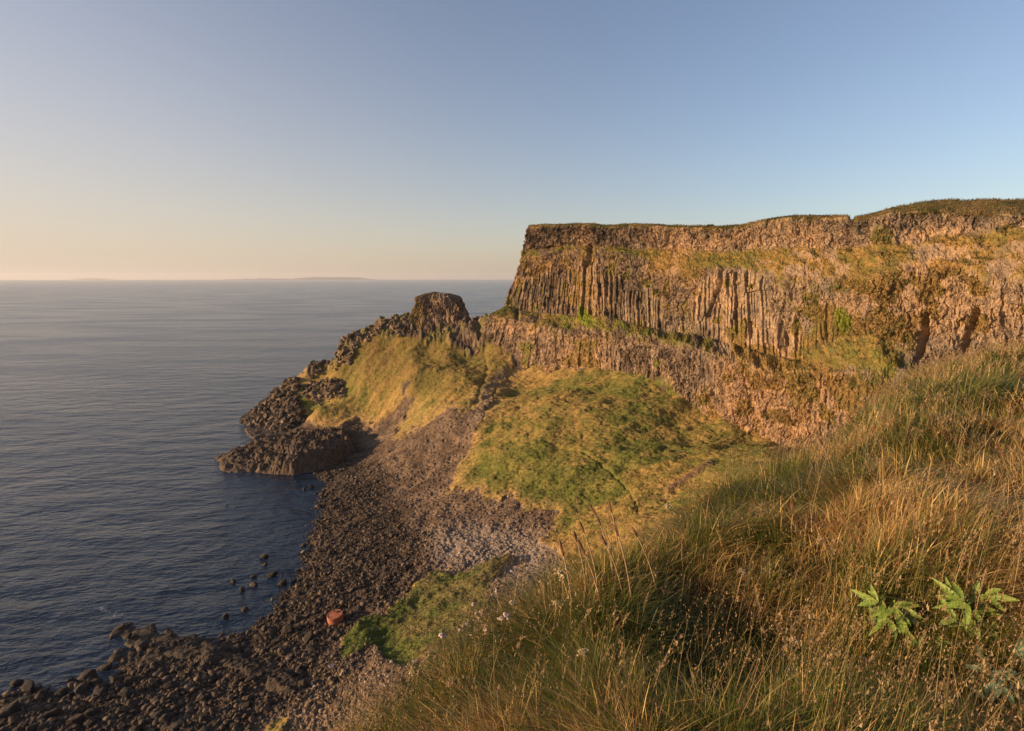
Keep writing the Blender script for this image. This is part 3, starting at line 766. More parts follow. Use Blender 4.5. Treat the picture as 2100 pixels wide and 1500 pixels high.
# ------------------------------------------------------------------ boulders, one object each
BM = [boulder_mesh("boulder", 500 + 17 * i, M_BOULDER, sq) for i, sq in enumerate([(1, .8, .62), (1, .7, .55), (1, .9, .75), (1, .6, .5), (1, .85, .5), (1, .75, .8), (1, .95, .6), (1, .65, .65)])]
n_b = 0
def put_boulder(p, size, label, group, ang=None):
    global n_b
    o = bpy.data.objects.new("boulder", BM[n_b % len(BM)]); col.objects.link(o)
    o.location = (p[0], p[1], p[2] + size * .12)
    o.scale = (size / 2,) * 3
    o.rotation_euler = (random.uniform(-.3, .3), random.uniform(-.3, .3), random.uniform(0, 6.28) if ang is None else ang + random.uniform(-.3, .3))
    tag(o, label, "boulder", group); n_b += 1
NAMED = [(33, 1400, 20, "oval boulder in the water nearest the left edge of the photo"), (60, 1409, 34, "large weedy boulder in shallow water near the left edge"), (180, 1383, 32, "tall dark boulder standing alone in the water left of the reef"),
         (217, 1366, 26, "dark boulder in the water just below the jagged reef rocks"), (199, 1396, 20, "small wet boulder between two bigger ones left of the reef"), (89, 1425, 26, "flattish boulder at the water's edge right of the weedy one"),
         (122, 1421, 26, "low dark boulder at the water's edge in mid shore"), (168, 1412, 38, "broad dark boulder on the waterline below the tall one"), (207, 1411, 28, "upright dark boulder beside the broad one on the waterline"),
         (242, 1391, 30, "rounded boulder on the waterline under the reef"), (267, 1393, 22, "smooth pale boulder among dark ones under the reef"), (18, 1454, 42, "biggest boulder at the bottom left corner of the shore"),
         (50, 1437, 24, "long low boulder above the biggest corner boulder"), (463, 1263, 17, "pointed boulder alone in the bay water"), (503, 1249, 15, "squat boulder alone in the bay water near the beach"),
         (478, 1192, 16, "outermost boulder in the bay water"), (522, 1199, 19, "dark cone shaped boulder in the bay water"), (497, 1207, 16, "low flat boulder awash in the bay water"), (580, 1194, 20, "bulky boulder at the edge of the bay beach"),
         (557, 1178, 22, "wide low boulder off the bay beach"), (542, 1140, 16, "small boulder off the bay beach level with the dark shingle"), (543, 1158, 13, "tiny boulder under the small one off the bay beach"),
         (520, 1181, 11, "tiny boulder outside the wide low one"), (609, 987, 9, "small dark rock in the sea just below the platform"), (624, 1003, 10, "dark rock in the inlet beside the scree foot"), (639, 997, 13, "squarish dark rock in the inlet beside the scree foot"),
         (660, 1012, 13, "dark rock on the inlet edge touching the scree"), (466, 1036, 7, "lone tiny rock out in the open sea"), (485, 1330, 22, "round dark boulder beside the reef gap"), (505, 1447, 24, "pale round boulder on the lower beach under the inner reef"),
         (690, 1300, 17, "flat topped boulder just below the rusty buoy"), (640, 1330, 26, "wide dark slab above the pale plank on the beach"), (594, 1290, 26, "dark slab left of the rusty buoy"), (633, 1308, 30, "flat pentagonal slab under the rusty buoy")]
for px, py, wpx, lab in NAMED:
    p = ground_hit([px], [py + wpx * .2], lambda x, y: np.maximum(base_z(x, y), -.1))[0]
    put_boulder(p, wpx / F * math.hypot(p[1], H - p[2]) * 1.05, lab, "boulders of the shore")
# the rest of the largest ones, scattered through the dark beach
ZONES = [([(0, 1425), (180, 1425), (330, 1400), (480, 1420), (520, 1500), (0, 1500)], 95, (9, 32), "dark rounded boulder packed among others on the lower left shore", "boulders on the lower left shore"),
         ([(560, 1250), (640, 1200), (700, 1200), (700, 1280), (700, 1340), (640, 1380), (560, 1340), (520, 1320)], 50, (8, 24), "dark boulder on the flat beach round the rusty buoy", "boulders round the rusty buoy"),
         ([(600, 1100), (690, 1060), (760, 1100), (790, 1180), (830, 1200), (780, 1260), (700, 1260), (600, 1210)], 80, (7, 17), "brown boulder on the middle beach between the inlet and the shingle", "boulders on the middle beach"),
         ([(650, 960), (720, 980), (760, 1080), (680, 1090), (640, 1110), (650, 1040)], 38, (7, 13), "small dark boulder along the inlet edge under the scree", "boulders along the inlet")]
for poly, cnt, (s0, s1), lab, grp in ZONES:
    P = np.array(poly); got = 0; placed = []
    while got < cnt:
        px, py = random.uniform(*[P[:, 0].min(), P[:, 0].max()]), random.uniform(P[:, 1].min(), P[:, 1].max())
        if poly_sd([px], [py], poly)[0] < 0: continue
        w_ = s0 + (s1 - s0) * random.random() ** 3
        if any(math.hypot(px - a, py - b) < .42 * (w_ + c_) for a, b, c_ in placed): continue
        if math.hypot(px - 690, py - 1265) < 22 + w_ / 2: continue
        placed.append((px, py, w_)); got += 1
        p = ground_hit([px], [py + w_ * .2], lambda x, y: np.maximum(base_z(x, y), -.2))[0]
        put_boulder(p, w_ / F * math.hypot(p[1], H - p[2]), lab, grp, ang=R_(35))

for k in range(26):
    t_ = k / 25; px = 250 + 370 * t_ + random.uniform(-14, 14); py = 1296 + 128 * t_ ** 1.15 + random.uniform(-18, 20); w_ = random.uniform(9, 19)
    p = ground_hit([px], [py], lambda x, y: np.maximum(base_z(x, y), 0) + .7)[0]
    put_boulder(p, w_ / F * math.hypot(p[1], H - p[2]), "small dark boulder lodged on the ribbed reef", "boulders lodged on the reef", ang=R_(35))

# ------------------------------------------------------------------ loose stones of the beach and scree
def stones(name, cnt, src, size_fn, colfn, seed, label, py_lo, zmin=-.35, crag=False):
    g = np.random.default_rng(seed)
    P = np.array(src)
    px = g.uniform(P[:, 0].min(), P[:, 0].max(), cnt * 3); py = g.uniform(P[:, 1].min(), P[:, 1].max(), cnt * 3)
    k = poly_sd(px, py, src) > 0; px, py = px[k], py[k]
    p = ground_hit(px, py, base_z, n=200)
    k = ~np.isnan(p[:, 0]); p = p[k]; px = px[k]; py = py[k]
    dist = np.linalg.norm(p - [0, 0, H], axis=1)
    k = g.random(len(p)) < np.clip((dist / dist.max()) ** 1.2, .15, 1); p = p[k]
    p[:, :2] += g.normal(0, .4, (len(p), 2))
    zb = base_z(p[:, 0], p[:, 1]); m = land_masks(p[:, 0], p[:, 1], zb)
    z = land_height(p[:, 0], p[:, 1], m)
    _, _, wet, pale = land_colour(p[:, 0], p[:, 1], z, m)
    gr = m[2]
    k = (z > zmin) & (m[6] > -2) & (g.random(len(gr)) < .999) if crag else (z > zmin) & ((gr < 3) | (g.random(len(gr)) < np.where(m[5] > 0, .10, .008) * (gr < 60))) & (m[6] < -2)
    p, z, wet, pale = p[k][:cnt], z[k][:cnt], wet[k][:cnt], pale[k][:cnt]
    n = len(p); s = size_fn(g, n, wet)
    v, f = ICO1 if name != "beach_rocks" else ICO2
    nv = len(v)
    sc = np.stack([np.ones(n), g.uniform(.6, .95, n), g.uniform(.4, .75, n)], -1) * s[:, None]
    V = v[None] * (1 + .22 * g.normal(size=(n, nv, 1)).clip(-1.4, 1.4) * (1 if nv < 20 else .45))
    V = V * sc[:, None]
    a = g.uniform(0, 6.28, n); ca_, sa = np.cos(a)[:, None], np.sin(a)[:, None]
    t = g.normal(0, .3, n)[:, None]
    x = V[..., 0] * ca_ - V[..., 1] * sa; y = V[..., 0] * sa + V[..., 1] * ca_; zz = V[..., 2] + x * t
    V = np.stack([x + p[:, 0, None], y + p[:, 1, None], zz + (z + s * (-.12 if crag else .18))[:, None]], -1).reshape(-1, 3)
    Fs = (f[None] + (np.arange(n) * nv)[:, None, None]).reshape(-1, 3)
    c = colfn(g, n, wet, pale)
    cc = np.ones((n, nv, 4)); cc[..., :3] = c[:, None]
    o = mesh_from(name, V, Fs, M_STONE, smooth=(nv > 20), cols={"albedo": cc.reshape(-1, 4)})
    tag(o, label, kind="stuff")
def colA(g, n, wet, pale):
    base = lerp3(lerp3(C(.11, .075, .050), C(.27, .19, .125), g.random(n)), lerp3(C(.042, .029, .019), C(.15, .103, .067), g.random(n) ** 1.4), wet)
    br = (g.random(n) < (.04 + .12 * pale) * (1 - wet) ** 2)
    base = lerp3(base, lerp3(C(.33, .28, .25), C(.46, .40, .34), g.random(n)), br * .8 + .25 * pale * (1 - wet))
    return base
BEACH = [(0, 1410), (200, 1400), (380, 1330), (520, 1300), (560, 1200), (600, 1080), (650, 950), (690, 880), (740, 850), (830, 800), (930, 830), (990, 860), (960, 1000), (1060, 1000), (1150, 1050), (1180, 1180), (1050, 1250), (980, 1300), (900, 1420), (820, 1500), (0, 1500)]
stones("beach_rocks", 9000, BEACH, lambda g, n, wet: (.14 + .30 * g.random(n) ** 3) * (1 + .7 * wet), colA, 1, "dark rocks strewn over the beach", 0)
stones("shingle", 52000, BEACH, lambda g, n, wet: (.10 + .13 * g.random(n) ** 2) * (1 + .4 * wet), colA, 2, "loose brown and grey shingle stones on the beach and scree", 0)

def colC(g, n, wet, pale):
    return lerp3(C(.085, .058, .040), C(.27, .185, .12), g.random(n) ** 1.5)
def colT(g, n, wet, pale):
    return lerp3(C(.045, .031, .021), C(.17, .118, .078), g.random(n) ** 1.5)
stones("crag_rocks", 800, [(625, 740), (700, 665), (838, 635), (838, 690), (780, 705), (720, 750), (715, 825), (615, 830)], lambda g, n, wet: .5 + 1.4 * g.random(n) ** 2.5, colC, 5, "broken angular rocks of the headland crags", 0, crag=True)
stones("tip_rocks", 650, [(480, 870), (505, 825), (560, 795), (610, 770), (625, 870), (560, 892)], lambda g, n, wet: .5 + 1.9 * g.random(n) ** 2, colT, 6, "jagged black rocks at the tip of the headland", 0, crag=True)

# ------------------------------------------------------------------ stranded buoy, plank
def build_buoy():
    p = ground_hit([689], [1276], base_z)[0]
    root = empty("buoy", (p[0], p[1], p[2] + .1)); tag(root, "round rusty orange steel buoy stranded on the dark boulders", "buoy")
    n = N("rust_paint", .7, .3)
    c = n.ramp(n.noise(2.2, 7, .7), [(.3, (.13, .045, .025)), (.5, (.34, .11, .055)), (.75, (.42, .19, .12))]); n.base(c); n.bump(n.noise(6, 5, .7), .4, .05)
    def lathe(name, prof, seg, parent, mat, noise=.02):
        V = []; Fs = []
        for k in range(seg):
            a = 2 * math.pi * k / seg
            for r, z in prof:
                r2 = r * (1 + noise * math.sin(3 * a + z * 2) + noise * .6 * math.sin(7 * a))
                V.append((r2 * math.cos(a), r2 * math.sin(a), z))
        m_ = len(prof)
        for k in range(seg):
            for j in range(m_ - 1):
                Fs.append((k * m_ + j, ((k + 1) % seg) * m_ + j, ((k + 1) % seg) * m_ + j + 1, k * m_ + j + 1))
        return mesh_from(name, V, Fs, mat, parent, smooth=False)
    R0 = 1.55
    hull = lathe("hull", [(0.001, 0), (R0 * .8, 0), (R0 * .98, .12), (R0, .3), (R0, .62), (R0 * 1.04, .66), (R0 * 1.04, .72), (R0, .76), (R0, 1.15), (R0 * .97, 1.24), (R0 * .9, 1.25)], 48, root, n.m)
    lathe("top_plate", [(R0 * .9, 1.25), (R0 * .88, 1.21), (R0 * .5, 1.20), (.001, 1.22)], 48, root, n.m)
    mh = lathe("hatch", [(.28, 1.2), (.28, 1.33), (.24, 1.36), (.001, 1.36)], 20, root, M_REEF)
    mh.location = (.55, .5, 0)
    pipe = lathe("pipe_stub", [(.1, 1.2), (.1, 1.5), (.06, 1.5), (.06, 1.3)], 12, root, M_REEF); pipe.location = (.1, .85, 0)
    root.rotation_euler = (R_(3), R_(-6), .4); root.scale = (1, 1, 1.4)
    p = ground_hit([682], [1370], base_z)[0]
    nn = N("pale_wood", .8, .2); nn.base(nn.ramp(nn.noise(4, 4, .6), [(.3, (.36, .24, .19)), (.7, (.52, .38, .31))]))
    V = [(-.6, -.4, 0), (.6, -.4, 0), (.6, .4, 0), (-.6, .4, 0)]; V += [(a, b, .12) for a, b, _ in V]
    V += [(-.6, -.34, .12), (-.5, -.34, .12)]
    o = mesh_from("board", V[:8], [(3, 2, 1, 0), (4, 5, 6, 7), (0, 1, 5, 4), (1, 2, 6, 5), (2, 3, 7, 6), (3, 0, 4, 7)], nn.m)
    bv = o.modifiers.new("bevel", 'BEVEL'); bv.width = .02; bv.segments = 2
    o.location = (p[0], p[1], p[2] + .3); o.rotation_euler = (.15, .1, .5)
    tag(o, "small pale wooden board lying on the beach below the buoy", "board")
build_buoy()

# ------------------------------------------------------------------ foam where water meets rock
def build_foam():
    n = N("foam", .6, .3); n.base((.75, .77, .8))
    al = n.ramp(n.noise(1.6, 6, .75), [(.50, (0, 0, 0)), (.60, (1, 1, 1))])
    ed = n.sep(n.attr("edge"))[0]
    n.l(n.math('MULTIPLY', al, ed), n.b.inputs["Alpha"])
    V = []; Fs = []; E = []
    for (cx_, cy_, a_, b_, rot, st) in [(208, 1249, 26, 7, 15, .5), (240, 1262, 22, 8, -10, .5), (548, 884, 34, 5, -6, 1), (520, 893, 18, 4, -15, 1), (505, 912, 20, 3.5, -20, 1), (490, 935, 16, 3, -25, .9), (475, 957, 14, 2.5, -15, .8), (140, 1352, 16, 5, 0, .3), (496, 872, 16, 2.5, 20, .7)]:
        k0 = len(V); kk = 20
        V.append(tuple(W(cx_, cy_, z=.05))); E.append(st)
        for i in range(kk):
            t_ = 2 * math.pi * i / kk; r_ = 1 + .2 * math.sin(3 * t_)
            ex, ey = a_ * math.cos(t_) * r_, b_ * math.sin(t_) * r_
            V.append(tuple(W(cx_ + ex * math.cos(R_(rot)) - ey * math.sin(R_(rot)), cy_ + ex * math.sin(R_(rot)) + ey * math.cos(R_(rot)), z=.05))); E.append(0)
        Fs += [(k0, k0 + 1 + (i + 1) % kk, k0 + 1 + i) for i in range(kk)]
    ec = np.ones((len(V), 4)); ec[:, 0] = E
    tag(mesh_from("sea_foam", V, Fs, n.m, cols={"edge": ec}), "thin white foam washing round the rocks", kind="stuff")
build_foam()

# ------------------------------------------------------------------ foreground bank the camera stands on
BROW = [(-1600, 1500, 2.4), (300, 1640, 2.6), (560, 1600, 2.8), (640, 1540, 2.9), (720, 1512, 3.0), (800, 1462, 3.1), (870, 1426, 3.2), (958, 1325, 3.5), (1050, 1250, 3.8), (1105, 1215, 4.1), (1160, 1195, 4.4), (1230, 1130, 4.9),
        (1300, 1100, 5.4), (1360, 1082, 6.0), (1430, 1048, 6.8), (1500, 1012, 7.8), (1600, 965, 9.5), (1700, 925, 11.5), (1760, 858, 14), (1795, 830, 16), (1864, 782, 20), (1933, 752, 25), (2020, 728, 30), (2100, 712, 36)]
_az = []; _m = []; _rb = []
for px, py, r in BROW:
    py = py + (.25 - .10 * min(1, r / 12)) / r * F
    dx, dy, dz = ray(px, py); _az.append(math.atan2(dx, dy)); _m.append(-dz / math.hypot(dx, dy)); _rb.append(r)
_az = [-3.2, -1.9] + _az + [1.1, 1.9, 3.2]; _m = [.05, .9] + _m + [.06, .045, .05]; _rb = [40, 2.4] + _rb + [40, 44, 40]
EYE = 1.65
def fg_z(x, y, bumps=True):
    x = np.asarray(x, float); y = np.asarray(y, float)
    az = np.arctan2(x, y); r = np.hypot(x, y) + 1e-6
    m = np.interp(az, _az, _m); rb = np.interp(az, _az, _rb)
    hb = np.maximum(m * rb, EYE + .15); m = hb / rb
    k = np.clip(hb / (hb - EYE), 1.2, 9)
    h_in = EYE + (hb - EYE) * np.minimum(r / rb, 1) ** k
    e = np.maximum(r - rb, 0)
    h = h_in + np.where(r > rb, m * e + .5 * np.clip(1.6 / rb, .05, .5) * e ** 2, 0)
    z = H - h
    if bumps:
        f = np.clip(r / 2.0 - .4, 0, 1)
        z = z + f * (fbm(x * .8, y * .8, o=3, seed=601) * .13 + fbm(x * 2.3, y * 2.3, o=2, seed=603) * .05)
        for bx, by, br, bh in FGB: z = z + bh * np.exp(-((x - bx) ** 2 + (y - by) ** 2) / br ** 2)
    return z
FGB = []
def fg_hit(px, py, hgt=0.0):
    """first point along the bearing that is hgt above the bank"""
    dx, dy, dz = ray(px, py)
    t = np.concatenate([np.linspace(.8, 12, 900), np.linspace(12.02, 60, 900)])
    x, y, z = dx * t, dy * t, H + dz * t
    g = z - fg_z(x, y) - hgt
    k = np.where(g < 0)[0]
    i = k[0] if len(k) else int(np.argmin(g))
    return np.array([x[i], y[i], z[i]])
def bump_at(px, py, br, bh):
    p = fg_hit(px, py); FGB.append((p[0], p[1], br, bh))
for a in [(1480, 1060, .9, .22), (1170, 1300, .55, .16), (1560, 1190, .8, .16), (1390, 1330, .40, -.14), (1330, 1420, .35, -.14), (1640, 1340, .4, -.12), (1880, 1110, 1.2, .2), (1950, 1380, .5, -.15), (1000, 1420, .4, .06), (1700, 1280, .35, .10)]:
    bump_at(*a)

def build_bank():
    az = np.concatenate([np.linspace(-3.14, -.62, 60)[:-1], np.linspace(-.62, .92, 520), np.linspace(.92, 3.14, 50)[1:]])
    r = np.concatenate([[0.02, .4], np.geomspace(.8, 75, 420)])
    x = np.sin(az)[:, None] * r[None]; y = np.cos(az)[:, None] * r[None]
    z = np.maximum(fg_z(x, y), base_z(np.clip(x, -100, 200), np.clip(y, 22, 300)) - 6)
    n = N("turf", .95, .1)
    c = n.ramp(n.noise(14, 5, .7), [(.3, (.018, .014, .006)), (.5, (.055, .042, .014)), (.75, (.12, .085, .03))]); n.base(c)
    n.bump(n.noise(30, 6, .8), 1.0, .04)
    o = mesh_from("grass_bank", np.stack([x, y, z], -1).reshape(-1, 3), grid_faces(len(az), len(r))[:, ::-1], n.m, smooth=True)
    tag(o, "steep turf bank on the cliff top in the foreground", kind="structure")
build_bank()

# ------------------------------------------------------------------ grass blades
def ribbons(name, root, length, lean, phi, width, colr, seg=4, curl=1.8, label="", droop=.35, mat=None, tipcol=1.25):
    n = len(root)
    t = np.linspace(0, 1, seg + 1)
    hor = (lean * length)[:, None] * t[None] ** curl
    ver = length[:, None] * (t[None] - droop * lean[:, None] * t[None] ** 2)
    cx = root[:, 0, None] + np.cos(phi)[:, None] * hor; cy = root[:, 1, None] + np.sin(phi)[:, None] * hor; cz = root[:, 2, None] + ver
    # ribbon width across a random direction, mostly facing sideways to the lean
    pw = phi + np.pi / 2 + rng.normal(0, .5, n)
    wv = (width[:, None] * (1 - t[None] ** 1.7) * .5 + width[:, None] * .04)
    wx, wy = np.cos(pw)[:, None] * wv, np.sin(pw)[:, None] * wv
    A = np.stack([cx - wx, cy - wy, cz], -1); B = np.stack([cx + wx, cy + wy, cz], -1)
    V = np.stack([A, B], 2).reshape(n, -1, 3)
    k = 2 * (seg + 1)
    q = np.array([[2 * i, 2 * i + 1, 2 * i + 3, 2 * i + 2] for i in range(seg)])
    Fs = (q[None] + (np.arange(n) * k)[:, None, None]).reshape(-1, 4)
    g = (.85 + (tipcol - .85) * t)[None, :, None, None] * colr[:, None, None, :] + np.zeros((n, seg + 1, 2, 3))  # root shade painted into the blade colour; tips paler, as dry ends are
    cc = np.ones((n, seg + 1, 2, 4)); cc[..., :3] = g
    o = mesh_from(name, V.reshape(-1, 3), Fs, mat or M_BLADE, smooth=True, cols={"albedo": cc.reshape(-1, 4)})
    if label: tag(o, label, kind="stuff")
    return o

def sample_bank(n, rmin, rmax, a0=-20, a1=47, over=1.12, g=rng):
    out = []
    az = np.radians(g.uniform(a0, a1, n * 3)); r = rmin * (rmax / rmin) ** g.random(n * 3)
    rb = np.interp(az, _az, _rb)
    k = r < rb * over
    az, r = az[k][:n], r[k][:n]
    x, y = np.sin(az) * r, np.cos(az) * r
    return x, y, fg_z(x, y), r

def patch_colours(x, y, n):
    a = fbm(x * .35, y * .35, o=3, seed=611); b = fbm(x * 1.6, y * 1.6, o=3, seed=613)
    r = np.hypot(x, y)
    green = np.clip(.36 + 1.3 * a + .8 * b - .006 * r - .28 * sm(.8, -.4, x) + .28 * sm(5.2, 3.4, y) * sm(.2, 1.0, x), 0, 1)
    rnd = rng.random(n)
    g1 = lerp3(C(.045, .068, .010), C(.19, .195, .03), rng.random(n))
    s1 = lerp3(C(.34, .21, .06), C(.70, .50, .20), rng.random(n))
    rd = lerp3(C(.24, .10, .04), C(.40, .19, .08), rng.random(n))
    green = np.clip(green + .55 * fbm(x * 4.5, y * 4.5, o=2, seed=617), 0, 1)
    is_g = (rnd < green * .75 + .12)
    c = np.where(is_g[:, None], g1, np.where((rng.random(n) < .25)[:, None], rd, s1))
    return c, a, b

def build_grass():
    N1 = 230000
    x, y, z, r = sample_bank(N1, 1.15, 48)
    cl = fbm(x * 2.2, y * 2.2, o=2, seed=641) + .5 * fbm(x * .7, y * .7, o=2, seed=643)
    k = rng.random(len(x)) < np.clip(.72 + 1.5 * cl, .06, 1); x, y, z, r, cl = x[k], y[k], z[k], r[k], cl[k]
    n = len(x); c, a, b = patch_colours(x, y, n)
    f = fbm(x * .9, y * .9, o=2, seed=621) * 2.6 + fbm(x * .25, y * .25, o=2, seed=623) * 2.0
    phi = -.6 + f + rng.normal(0, 1, n) * (.75 + .5 * sm(6, 3, r))
    lean = np.clip(.85 + .35 * fbm(x * 1.3, y * 1.3, o=2, seed=625) + rng.normal(0, .38, n), .1, 1.5)
    ln = np.clip(.25 + .08 * b + .06 * a + .10 * cl + rng.normal(0, .07, n), .08, .55) * np.clip(.72 + r * .02, .72, 1.0)
    ln = ln * (1 - .4 * sm(.75, 1.0, r / np.interp(np.arctan2(x, y), _az, _rb)))
    w = np.maximum(.0036, r * .0010) * rng.choice([.6, .9, 1.3, 2.0], n)
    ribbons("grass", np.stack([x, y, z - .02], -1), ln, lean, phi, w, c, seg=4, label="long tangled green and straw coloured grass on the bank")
    # coarser cover for the parts of the bank beyond the frame
    for a0, a1, cnt in ((47, 125, 60000), (-80, -52, 9000)):
        x, y, z, r = sample_bank(cnt, 1.6, 46, a0, a1, over=1.12); n2_ = len(x); c2, a2, b2 = patch_colours(x, y, n2_)
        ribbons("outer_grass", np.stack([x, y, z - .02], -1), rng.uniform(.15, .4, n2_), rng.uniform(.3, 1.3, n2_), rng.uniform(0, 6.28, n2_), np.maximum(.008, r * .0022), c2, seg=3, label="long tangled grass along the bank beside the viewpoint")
    # short thatch filling the base
    x, y, z, r = sample_bank(90000, 1.15, 48); n = len(x)
    c, a, b = patch_colours(x, y, n); c = c * .8
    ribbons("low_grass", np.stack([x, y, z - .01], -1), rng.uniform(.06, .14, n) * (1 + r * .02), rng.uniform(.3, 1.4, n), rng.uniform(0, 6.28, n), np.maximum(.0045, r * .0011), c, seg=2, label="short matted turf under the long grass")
    # dry stalks with small seed heads
    x, y, z, r = sample_bank(11000, 1.9, 44, over=1.0); n = len(x)
    dens = fbm(x * .5, y * .5, o=2, seed=631); k = rng.random(n) < np.clip(.32 + .6 * dens, .06, 1) * np.clip(r / 6, .4, 1) * (1 + 1.6 * (r > .75 * np.interp(np.arctan2(x, y), _az, _rb))); x, y, z, r = x[k], y[k], z[k], r[k]; n = len(x)
    ln = rng.uniform(.3, .62, n); lean = rng.uniform(.05, .45, n); phi = -.4 + rng.normal(0, .9, n)
    col_ = lerp3(C(.30, .17, .06), C(.42, .30, .13), rng.random(n)); root = np.stack([x, y, z], -1)
    gk = rng.random(n) < .35; col_[gk] = lerp3(C(.13, .14, .03), C(.22, .19, .05), rng.random(gk.sum()))
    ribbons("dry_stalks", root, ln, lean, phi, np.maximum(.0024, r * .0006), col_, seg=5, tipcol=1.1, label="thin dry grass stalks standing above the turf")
    m_ = 13
    tt = np.linspace(.80, 1.0, m_)[None] + rng.normal(0, .006, (n, m_))
    hx = root[:, 0, None] + np.cos(phi)[:, None] * (lean * ln)[:, None] * tt ** 1.8; hy = root[:, 1, None] + np.sin(phi)[:, None] * (lean * ln)[:, None] * tt ** 1.8
    hz = root[:, 2, None] + ln[:, None] * (tt - .35 * lean[:, None] * tt ** 2)
    spr = rng.choice([.004, .008, .018], n)[:, None]
    P = np.stack([hx + rng.normal(0, 1, (n, m_)) * spr, hy + rng.normal(0, 1, (n, m_)) * spr, hz + rng.normal(0, .3, (n, m_)) * spr], -1).reshape(-1, 3)
    k = len(P); big = np.where(rng.random(n) < .14, 1.9, 1.0); rr = np.repeat(np.maximum(1, r / 6) * big, m_)
    ribbons("seed_heads", P, rng.uniform(.007, .013, k) * rr, rng.uniform(0, 1.2, k), rng.uniform(0, 6.28, k), rng.uniform(.003, .0045, k) * rr,
            lerp3(C(.30, .18, .08), C(.46, .32, .16), rng.random(k)) * rng.uniform(.7, 1.1, (k, 1)), seg=2, label="small pinkish straw seed heads of the meadow grass")
build_grass()

# tussocky turf on the far slopes and along the cliff's rim
def far_tufts():
    n0 = 60000
    px = rng.uniform(590, 1750, n0); py = rng.uniform(640, 1350, n0)
    p = ground_hit(px, py, base_z, n=220)
    k = ~np.isnan(p[:, 0]); p = p[k]; p[:, :2] += rng.normal(0, .3, (len(p), 2))
    zb = base_z(p[:, 0], p[:, 1]); m = land_masks(p[:, 0], p[:, 1], zb); z = land_height(p[:, 0], p[:, 1], m)
    cc, _, _, _ = land_colour(p[:, 0], p[:, 1], z, m)
    k = (m[2] > 2) & (m[6] < -1); p, z, cc = p[k], z[k], cc[k]; n = len(p)
    root = np.stack([p[:, 0], p[:, 1], z - .1], -1)
    root = np.repeat(root, 3, 0) + rng.normal(0, .18, (3 * n, 3)) * [1, 1, 0]; cc = np.repeat(cc, 3, 0); n = len(root)
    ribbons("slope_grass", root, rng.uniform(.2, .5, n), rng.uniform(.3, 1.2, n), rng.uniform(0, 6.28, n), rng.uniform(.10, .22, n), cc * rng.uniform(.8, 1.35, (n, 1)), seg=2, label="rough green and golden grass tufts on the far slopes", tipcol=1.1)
    S, T, gm, topg = CL
    fl = S.reshape(-1, 3); g = gm.ravel(); t_ = topg.ravel()
    Tz = T.ravel()
    pxs, pys = proj(fl[:, 0], fl[:, 1], fl[:, 2])
    vis = (pxs > 960) & (pxs < 2130) & (Tz < 8.3)
    c1 = np.where((g > .6) & (Tz > 3.1) & vis)[0]; c1 = rng.choice(c1, 42000)
    c2 = np.where((t_ > .5) & (Tz > 1.7) & vis)[0]; c2 = rng.choice(c2, 26000)
    for idx, nm, lab, lo, hi, A_, B_ in ((c1, "ledge_grass", "grass and herbs growing on the cliff ledges", .2, .6, C(.08, .095, .018), C(.22, .14, .045)), (c2, "rim_grass", "grass fringe along the cliff top skyline", .15, .55, C(.09, .08, .020), C(.28, .185, .07))):
        n = len(idx)
        q = fl[idx]; f_ = np.clip(.5 + fbm(q[:, 0] * .15, q[:, 1] * .15, q[:, 2] * .15, o=3, seed=661) * 1.1 + rng.normal(0, .15, n), 0, 1)
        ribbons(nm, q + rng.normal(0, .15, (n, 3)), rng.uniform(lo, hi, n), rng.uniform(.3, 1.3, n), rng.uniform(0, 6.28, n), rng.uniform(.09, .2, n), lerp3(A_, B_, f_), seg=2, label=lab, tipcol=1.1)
far_tufts()

# ------------------------------------------------------------------ plants of the bank, one thing each
def vmat(name, c1, c2, sc=30, rough=.6, trans=.25):
    n = N(name, rough, .3)
    c = n.ramp(n.noise(sc, 4, .6), [(.3, c1), (.7, c2)]); n.base(c)
    if trans:
        tr = n.t.nodes.new("ShaderNodeBsdfTranslucent"); n.l(c, tr.inputs[0]); mx = n.t.nodes.new("ShaderNodeMixShader"); mx.inputs[0].default_value = trans
        n.l(n.b.outputs[0], mx.inputs[1]); n.l(tr.outputs[0], mx.inputs[2]); n.l(mx.outputs[0], n.t.nodes["Material Output"].inputs[0])
    return n.m
M_LEAF = vmat("hogweed_leaf", (.11, .19, .028), (.25, .31, .065), 22, .5, .25)
M_LEAF2 = vmat("glaucous_leaf", (.07, .12, .07), (.13, .18, .10), 22, .5, .15)
M_STEM = vmat("green_stem", (.12, .13, .04), (.22, .18, .07), 40, .7, 0)
M_DRY = vmat("dry_stem", (.28, .17, .08), (.42, .29, .15), 60, .8, .1)
M_CREAM = vmat("cream_flower", (.42, .33, .17), (.62, .50, .30), 120, .8, .3)
M_BROWN = vmat("brown_head", (.09, .045, .025), (.20, .10, .055), 200, .9, 0)
M_PINK = vmat("thrift_flower", (.50, .36, .28), (.66, .50, .42), 150, .8, .2)
M_STRAW = vmat("straw_head", (.36, .24, .12), (.55, .40, .22), 150, .8, .25)
M_HEATH = vmat("heather_foliage", (.03, .038, .010), (.085, .085, .02), 30, .8, .1)
M_PURP = vmat("purple_flower", (.30, .12, .25), (.45, .2, .35), 50, .7, .2)

